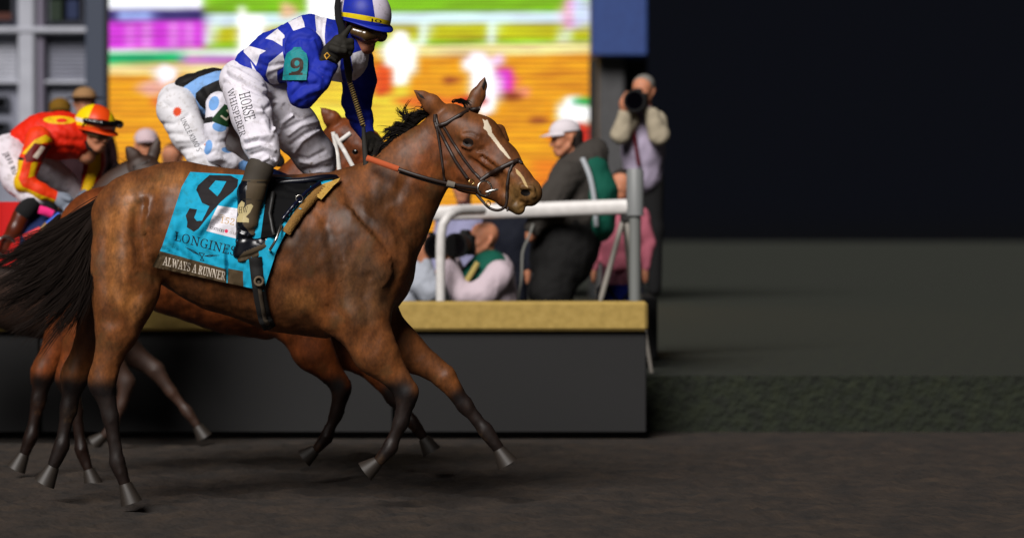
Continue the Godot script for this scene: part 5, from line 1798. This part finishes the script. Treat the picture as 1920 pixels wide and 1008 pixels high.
	for q in [["spare_goggles", .085, M.black_gloss, .162], ["goggles", .0, M.goggle, .098]]:
		var e: float = q[3] / 0.104
		part(q[0], mesh_of(Body.new().build(local_chain(hx, [[-.082 * e, q[1], .03, .018], [-.05 * e, q[1] - .002, .088 * e, .024], [-.012, q[1], .104 * e, .019], [.012, q[1], .104 * e, .019], [.05 * e, q[1] - .002, .088 * e, .024], [.082 * e, q[1], .03, .018]], .006), 0.0075, 1)), q[2], r)
	s = Soup.new()
	s.tube([hx * Vector3(-.13, .06, .02), hx * Vector3(-.09, 0, -.01), hx * Vector3(-.07, -.09, .02), hx * Vector3(0, -.125, .05), hx * Vector3(.07, -.09, .02), hx * Vector3(.088, 0, -.01)], [0.010], 6, 0.4, hx.basis.z)
	part("chin_strap", s.done(), M.black_cloth, r)

# ---------------------------------------------------------------- photographers and onlookers behind the rail
func cam_thing(label: String, where: Vector3, yaw: float, pitch: float, long: float) -> void:
	var t := thing("photo_camera", label, "camera", where)
	var xf := facing(where, yaw, pitch)
	var s := Soup.new()
	s.box(Vector3(-.08, -.075, -.05), Vector3(.08, .07, .03), 0.015, xf)
	s.box(Vector3(-.035, .065, -.04), Vector3(.035, .105, .02), 0.012, xf)
	part("camera_body", s.done(), mat(Color(0.03, 0.03, 0.032), 0.5), t)
	s = Soup.new()
	s.tube([xf * Vector3(0, 0, .03), xf * Vector3(0, 0, long * .5), xf * Vector3(0, 0, long * .55), xf * Vector3(0, 0, long)], [0.06, 0.07, 0.085, 0.09], 18)
	var barrel := part("lens", s.done(), mat(Color(0.025, 0.025, 0.027), 0.6, 0.3), t)
	s = Soup.new()
	s.tube([xf * Vector3(0, 0, long - 0.01), xf * Vector3(0, 0, long + 0.003)], [0.072], 18)
	part("front_glass", s.done(), mat(Color(0.012, 0.010, 0.02), 0.08, 0.5), barrel)

func onlookers() -> void:
	var navy := cloth(Color(0.045, 0.06, 0.11))
	var green := cloth(Color(0.02, 0.30, 0.24))
	# man in grey hoodie and white cap
	var z := -6.5
	var t := thing("person", "man in white cap, grey hoodie and green vest facing left behind the rail", "person", Vector3(at(1060, 700, z).x, 0.35, z))
	var hx := facing(at(1060, 262, z + 0.02), -72, -6, 0, 1.05)
	var hood := chain([[1106, 300, z, 34], [1084, 340, z, 50], [1070, 400, z, 56], [1066, 424, z, 56]], 1.0, 24.0) + chain([[1098, 296, z, 27], [1116, 284, z - 0.02, 25]], 1.1, 12.0)
	hood += chain([[1062, 330, z + 0.2, 30], [1030, 380, z + 0.27, 26], [1004, 424, z + 0.22, 20]], 0.9, 14.0) + chain([[1100, 320, z - 0.2, 28], [1050, 390, z - 0.27, 24], [1010, 430, z - 0.2, 19]], 0.9, 14.0)
	var slacks := chain([[1070, 430, z, 62], [1054, 480, z, 62]], 1.0, 20.0)
	var foot_y := at(1050, 700, z).y - 0.35
	for e in [1.0, -1.0]:
		slacks += chain([[1068, 470, z + e * 0.11, 50], [1032, 545, z + e * 0.16, 38], [1056, 640, z + e * 0.14, 26], [1060, 690, z + e * 0.14, 20]], 0.9, 16.0)
	var bd := Body.new().build(thinner(hood + slacks, 0.8) + chain([[1004, 424, z + .22, 14], [994, 444, z + .2, 12]]) + chain([[1010, 430, z - .2, 14], [1000, 446, z - .18, 12]]), 0.022)
	bd.join(Body.new().build(head_segs(hx), 0.010, 1))
	part("body", mesh_of(bd), M.skin, t)
	part("hoodie", mesh_of(Body.new().build(hood, 0.014).ruffle(0.014, Vector3(8, 7, 8), 81)), cloth(Color(0.22, 0.205, 0.19)), t)
	part("trousers", mesh_of(Body.new().build(slacks, 0.016).ruffle(0.012, Vector3(8, 7, 8), 82)), cloth(Color(0.055, 0.053, 0.052)), t)
	for e in [1.0, -1.0]:
		part("shoe", mesh_of(Body.new().build(chain([[1062, 692, z + e * .14, 14], [1030, 696, z + e * .14, 11]]), 0.016)), M.black_cloth, t)
	var vest := part("vest", mesh_of(Body.new().build(chain([[1112, 318, z + 0.06, 30], [1124, 360, z + 0.08, 33], [1120, 420, z + 0.06, 34]], 1.0, 14.0), 0.014).ruffle(0.008, Vector3(8, 7, 8), 83)), green, t)
	var s := Soup.new()
	s.tube(curve([at(1092, 296, z + 0.2), at(1106, 330, z + 0.24), at(1114, 370, z + 0.25), at(1118, 424, z + 0.24)], 14), [0.020], 6, 0.4, Vector3.BACK)
	part("vest_trim", s.done(), mat(Color(0.62, 0.64, 0.66), 0.7), vest)
	part("cap", cap_mesh(hx, true), cloth(Color(0.80, 0.77, 0.79)), t)
	part("hair", mesh_of(Body.new().build(local_chain(hx, [[0, .02, -.055, .082], [0, -.03, -.06, .07]], .02), 0.014)), M.hair_brown, t)
	add_eyes(hx, t)
	s = Soup.new()
	s.tube(curve([at(1000, 420, z + 0.3), at(990, 448, z + 0.34), at(980, 472, z + 0.34), at(978, 520, z + 0.34), at(968, 575, z + 0.3)], 14), [0.010], 6, 0.5, Vector3.BACK)
	part("pale_stripe", s.done(), mat(Color(0.42, 0.42, 0.40), 0.7), t)

	# bald photographer with long camera
	z = -6.2
	t = thing("person", "bald kneeling photographer in green vest and pale shirt with a big camera", "person", Vector3(at(915, 700, z).x, 0.35, z))
	hx = facing(at(906, 450, z), -62, 6, 0, 1.0)
	var shirt := chain([[926, 512, z, 40], [920, 560, z, 46], [914, 612, z, 44]], 1.1, 18.0) + chain([[936, 516, z + 0.18, 28], [904, 552, z + 0.26, 24], [866, 552, z + 0.26, 21]], 0.9, 12.0) + chain([[866, 552, z + 0.26, 21], [850, 520, z + 0.22, 18], [842, 490, z + 0.16, 14]], 0.9, 10.0) + chain([[905, 512, z - 0.18, 26], [870, 545, z - 0.22, 20], [850, 490, z - 0.1, 14]], 0.9, 12.0)
	var legs := []
	for e in [1.0, -1.0]:
		legs += chain([[912, 622, z + e * 0.1, 34], [862, 650, z + e * 0.15, 28], [878, 694, z + e * 0.15, 20], [930, 698, z + e * 0.15, 16]], 0.9, 12.0)
	bd = Body.new().build(thinner(shirt + legs, 0.8), 0.02)
	bd.join(Body.new().build(head_segs(hx) + chain([[842, 488, z + 0.16, 11], [840, 474, z + 0.14, 12], [848, 462, z + .12, 8]]) + chain([[846, 478, z + .16, 5], [856, 468, z + .15, 5]]) + chain([[838, 470, z + .15, 5], [844, 456, z + .14, 5]]), 0.010, 1))
	part("body", mesh_of(bd), M.skin, t)
	part("shirt", mesh_of(Body.new().build(shirt, 0.013).ruffle(0.010, Vector3(9, 8, 9), 84)), M.lilac_cloth, t)
	part("trousers", mesh_of(Body.new().build(legs, 0.016)), navy, t)
	part("vest", mesh_of(Body.new().build(chain([[918, 510, z + 0.02, 42], [898, 530, z + 0.05, 38], [912, 600, z, 49]], 1.02, 14.0), 0.014).ruffle(0.008, Vector3(8, 7, 8), 85)), green, t)
	s = Soup.new()
	s.tube([at(896, 492, z + 0.22), at(884, 512, z + 0.24), at(872, 530, z + 0.25)], [0.022], 6, 0.4, Vector3.BACK)
	part("lanyard", s.done(), mat(Color(0.62, 0.55, 0.30), 0.8), t)
	add_eyes(hx, t)
	cam_thing("big black camera held to the bald photographer's face", at(872, 458, z + 0.05), -18, -2, 0.22)

	# photographer beside him, mostly behind the horse's chest
	t = thing("person", "photographer in white shirt behind the horse's chest holding a small dark camera", "person", Vector3(at(770, 700, z).x, 0.35, z))
	t.set_meta("label", "photographer in pale grey shirt half hidden behind the leading horse's chest")
	hx = facing(at(745, 425, z), 40, 0)
	shirt = chain([[752, 510, z, 40], [755, 560, z, 44], [758, 612, z, 42]], 1.1, 18.0) + chain([[770, 516, z + 0.16, 27], [806, 545, z + 0.22, 21], [796, 490, z + 0.2, 14]], 0.9, 10.0) + chain([[740, 512, z - 0.18, 26], [780, 545, z - 0.22, 20], [790, 490, z - 0.1, 14]], 0.9, 10.0)
	legs = []
	for e in [1.0, -1.0]:
		legs += chain([[758, 622, z + e * 0.1, 34], [800, 650, z + e * 0.15, 28], [790, 694, z + e * 0.15, 20], [740, 698, z + e * 0.15, 16]], 0.9, 12.0)
	bd = Body.new().build(thinner(shirt + legs, 0.8), 0.02)
	bd.join(Body.new().build(head_segs(hx) + chain([[796, 488, z + 0.2, 13], [788, 466, z + 0.2, 15], [784, 452, z + .18, 11]]) + chain([[790, 450, z + .2, 6], [802, 444, z + .18, 5]]) + chain([[794, 462, z + .22, 6], [806, 458, z + .2, 5]]), 0.011, 1))
	part("body", mesh_of(bd), M.skin, t)
	part("shirt", mesh_of(Body.new().build(shirt, 0.014).ruffle(0.014, Vector3(9, 8, 9), 86)), cloth(Color(0.60, 0.62, 0.66)), t)
	part("trousers", mesh_of(Body.new().build(legs, 0.018)), M.black_cloth, t)
	part("hair", mesh_of(Body.new().build(local_chain(hx, [[0, .055, -.03, .09], [0, .05, -.005, .088]], .02), 0.014)), M.hair_brown, t)
	add_eyes(hx, t)
	cam_thing("small dark camera in the hidden photographer's hands behind the horse's chest", at(806, 462, z + 0.12), 20, 0, 0.14)

	# standing figures
	var low := 0.352
	var stand := Soup.new()
	stand.box(Vector3(at(60, 600, -9).x, low, -9.5), Vector3(at(240, 600, -9).x, low + 0.4, -8.3), 0.02)
	var rs := part("press_stand", stand.done(), mat(Color(0.10, 0.10, 0.11), 0.8))
	tag(rs, "low dark press stand under the people left of the board", "platform")
	stand = Soup.new()
	stand.box(Vector3(at(1130, 600, -9).x, low, -9.5), Vector3(at(1225, 600, -9).x, low + 0.5, -8.3), 0.02)
	rs = part("press_stand", stand.done(), mat(Color(0.10, 0.10, 0.11), 0.8))
	tag(rs, "low dark press stand under the photographer at the grey column", "platform")
	var a := bystander("onlooker in a tan brimmed hat standing behind the orange jockey", 158, 166, -8.9, low + 0.4, 35, cloth(Color(0.16, 0.07, 0.09)), M.black_cloth, M.skin, null)
	part("hat", cap_mesh(a[1], false, true), cloth(Color(0.55, 0.42, 0.28)), a[0])
	a = bystander("onlooker in a black and yellow cap beside the tan hat", 112, 186, -9.2, low + 0.4, 10, M.black_cloth, M.black_cloth, M.skin_deep, null)
	part("cap", cap_mesh(a[1], true), cloth(Color(0.42, 0.30, 0.04)), a[0])
	a = bystander("onlooker in a pale pink cap under the orange screen", 274, 244, -8.6, low, 15, cloth(Color(0.03, 0.22, 0.17)), M.black_cloth, M.skin, M.hair_brown)
	part("cap", cap_mesh(a[1], true), cloth(Color(0.74, 0.66, 0.68)), a[0])
	bystander("bareheaded onlooker beside the pale pink cap", 322, 270, -9.0, low, -20, cloth(Color(0.20, 0.12, 0.09)), M.black_cloth, M.skin, cloth(Color(0.36, 0.22, 0.15)))
	bystander("onlooker in navy clothes between the bald photographer and the grey hoodie", 955, 316, -7.2, low, -30, navy, navy, M.skin, M.hair_brown)
	bystander("onlooker in a pink top behind the tripod at the rail's end post", 1166, 322, -7.6, low, -15, cloth(Color(0.66, 0.36, 0.42)), cloth(Color(0.30, 0.16, 0.20)), M.skin, M.hair_brown)
	bystander("onlooker in a pale lilac shirt seen under the leading horse's jaw", 868, 330, -7.8, low, -10, cloth(Color(0.52, 0.52, 0.64)), M.black_cloth, M.skin, M.hair_brown)

	# photographer at the grey column
	z = -8.9
	t = thing("person", "photographer in cream sleeves raising a camera at the grey column", "person", Vector3(at(1196, 600, z).x, low + 0.5, z))
	hx = facing(at(1206, 172, z), -20, 0)
	shirt = chain([[1204, 230, z, 34], [1206, 280, z, 38], [1206, 330, z, 36]], 1.1, 16.0)
	var sl := chain([[1180, 226, z + 0.16, 20], [1164, 252, z + 0.24, 18], [1172, 214, z + 0.26, 14]], 0.9, 8.0) + chain([[1232, 228, z + 0.1, 20], [1236, 254, z + 0.24, 18], [1222, 214, z + 0.26, 14]], 0.9, 8.0)
	legs = []
	var fy := 440.0 + (1.34 - low - 0.5) / unit(z)
	for e in [-1.0, 1.0]:
		legs += chain([[1206 + e * 16, 336, z, 24], [1206 + e * 20, 430, z, 18], [1206 + e * 22, fy - 10, z, 13]], 0.9, 10.0)
	bd = Body.new().build(thinner(shirt + sl + legs, 0.8), 0.022)
	bd.join(Body.new().build(head_segs(hx) + chain([[1172, 212, z + .26, 9], [1174, 194, z + .28, 11], [1178, 178, z + .28, 8]]) + chain([[1176, 186, z + .3, 5], [1186, 180, z + .3, 4]]), 0.012, 1))
	part("body", mesh_of(bd), M.skin, t)
	part("vest", mesh_of(Body.new().build(shirt, 0.016).ruffle(0.01, Vector3(9, 8, 9), 87)), cloth(Color(0.60, 0.56, 0.64)), t)
	part("sleeves", mesh_of(Body.new().build(sl, 0.014).ruffle(0.01, Vector3(9, 8, 9), 88)), cloth(Color(0.62, 0.58, 0.50)), t)
	part("trousers", mesh_of(Body.new().build(legs, 0.02)), M.black_cloth, t)
	part("hair", mesh_of(Body.new().build(local_chain(hx, [[0, .055, -.03, .09], [0, .05, -.005, .088]], .02), 0.014)), cloth(Color(0.45, 0.44, 0.42)), t)
	s = Soup.new()
	s.tube([at(1186, 222, z + 0.2), at(1192, 270, z + 0.2), at(1198, 310, z + 0.2)], [0.018], 6, 0.4, Vector3.BACK)
	part("strap", s.done(), cloth(Color(0.30, 0.05, 0.09)), t)
	cam_thing("black camera raised by the photographer at the grey column", at(1196, 190, z + 0.2), -12, 0, 0.16)

	# tripod and blue case at the rail's end
	z = -6.45
	t = thing("tripod", "silver tripod beside the rail's end post", "tripod", Vector3(at(1172, 600, z).x, low, z))
	s = Soup.new()
	s.box(at(1163, 416, z - 0.04), at(1183, 398, z + 0.04), 0.01)
	part("tripod_head", s.done(), mat(Color(0.06, 0.05, 0.045), 0.6), t)
	for q in [[1168, 1116, 0.1], [1176, 1206, 0.12], [1172, 1190, -0.35]]:
		var hi := at(q[0], 414, z)
		var lo := at(q[1], 600, z + q[2])
		var f := (hi.y - low) / (hi.y - lo.y)
		s = Soup.new()
		s.tube([hi, hi.lerp(lo, f * 0.5), hi.lerp(lo, f * 0.52), hi.lerp(lo, f)], [0.021, 0.021, 0.015, 0.014], 10)
		part("leg", s.done(), mat(Color(0.52, 0.50, 0.47), 0.4), t)
	z = -7.0
	var e0 := at(1122, 534, z)
	var e1 := at(1204, 534, z)
	t = thing("equipment_case", "blue equipment case with black straps behind the tripod", "case", Vector3(e0.x, low, z))
	s = Soup.new()
	s.box(Vector3(e0.x, low, z - 0.3), Vector3(e1.x, e0.y, z), 0.03)
	part("shell", s.done(), cloth(Color(0.02, 0.10, 0.42)), t)
	for q in [[e0.x + 0.06, e1.x - 0.16], [e1.x - 0.06, e0.x + 0.16]]:
		s = Soup.new()
		s.tube([Vector3(q[0], e0.y - 0.01, z + 0.006), Vector3(q[1], e0.y - 0.14, z + 0.006)], [0.012], 6, 0.4, Vector3.BACK)
		part("strap", s.done(), M.black_cloth, t)
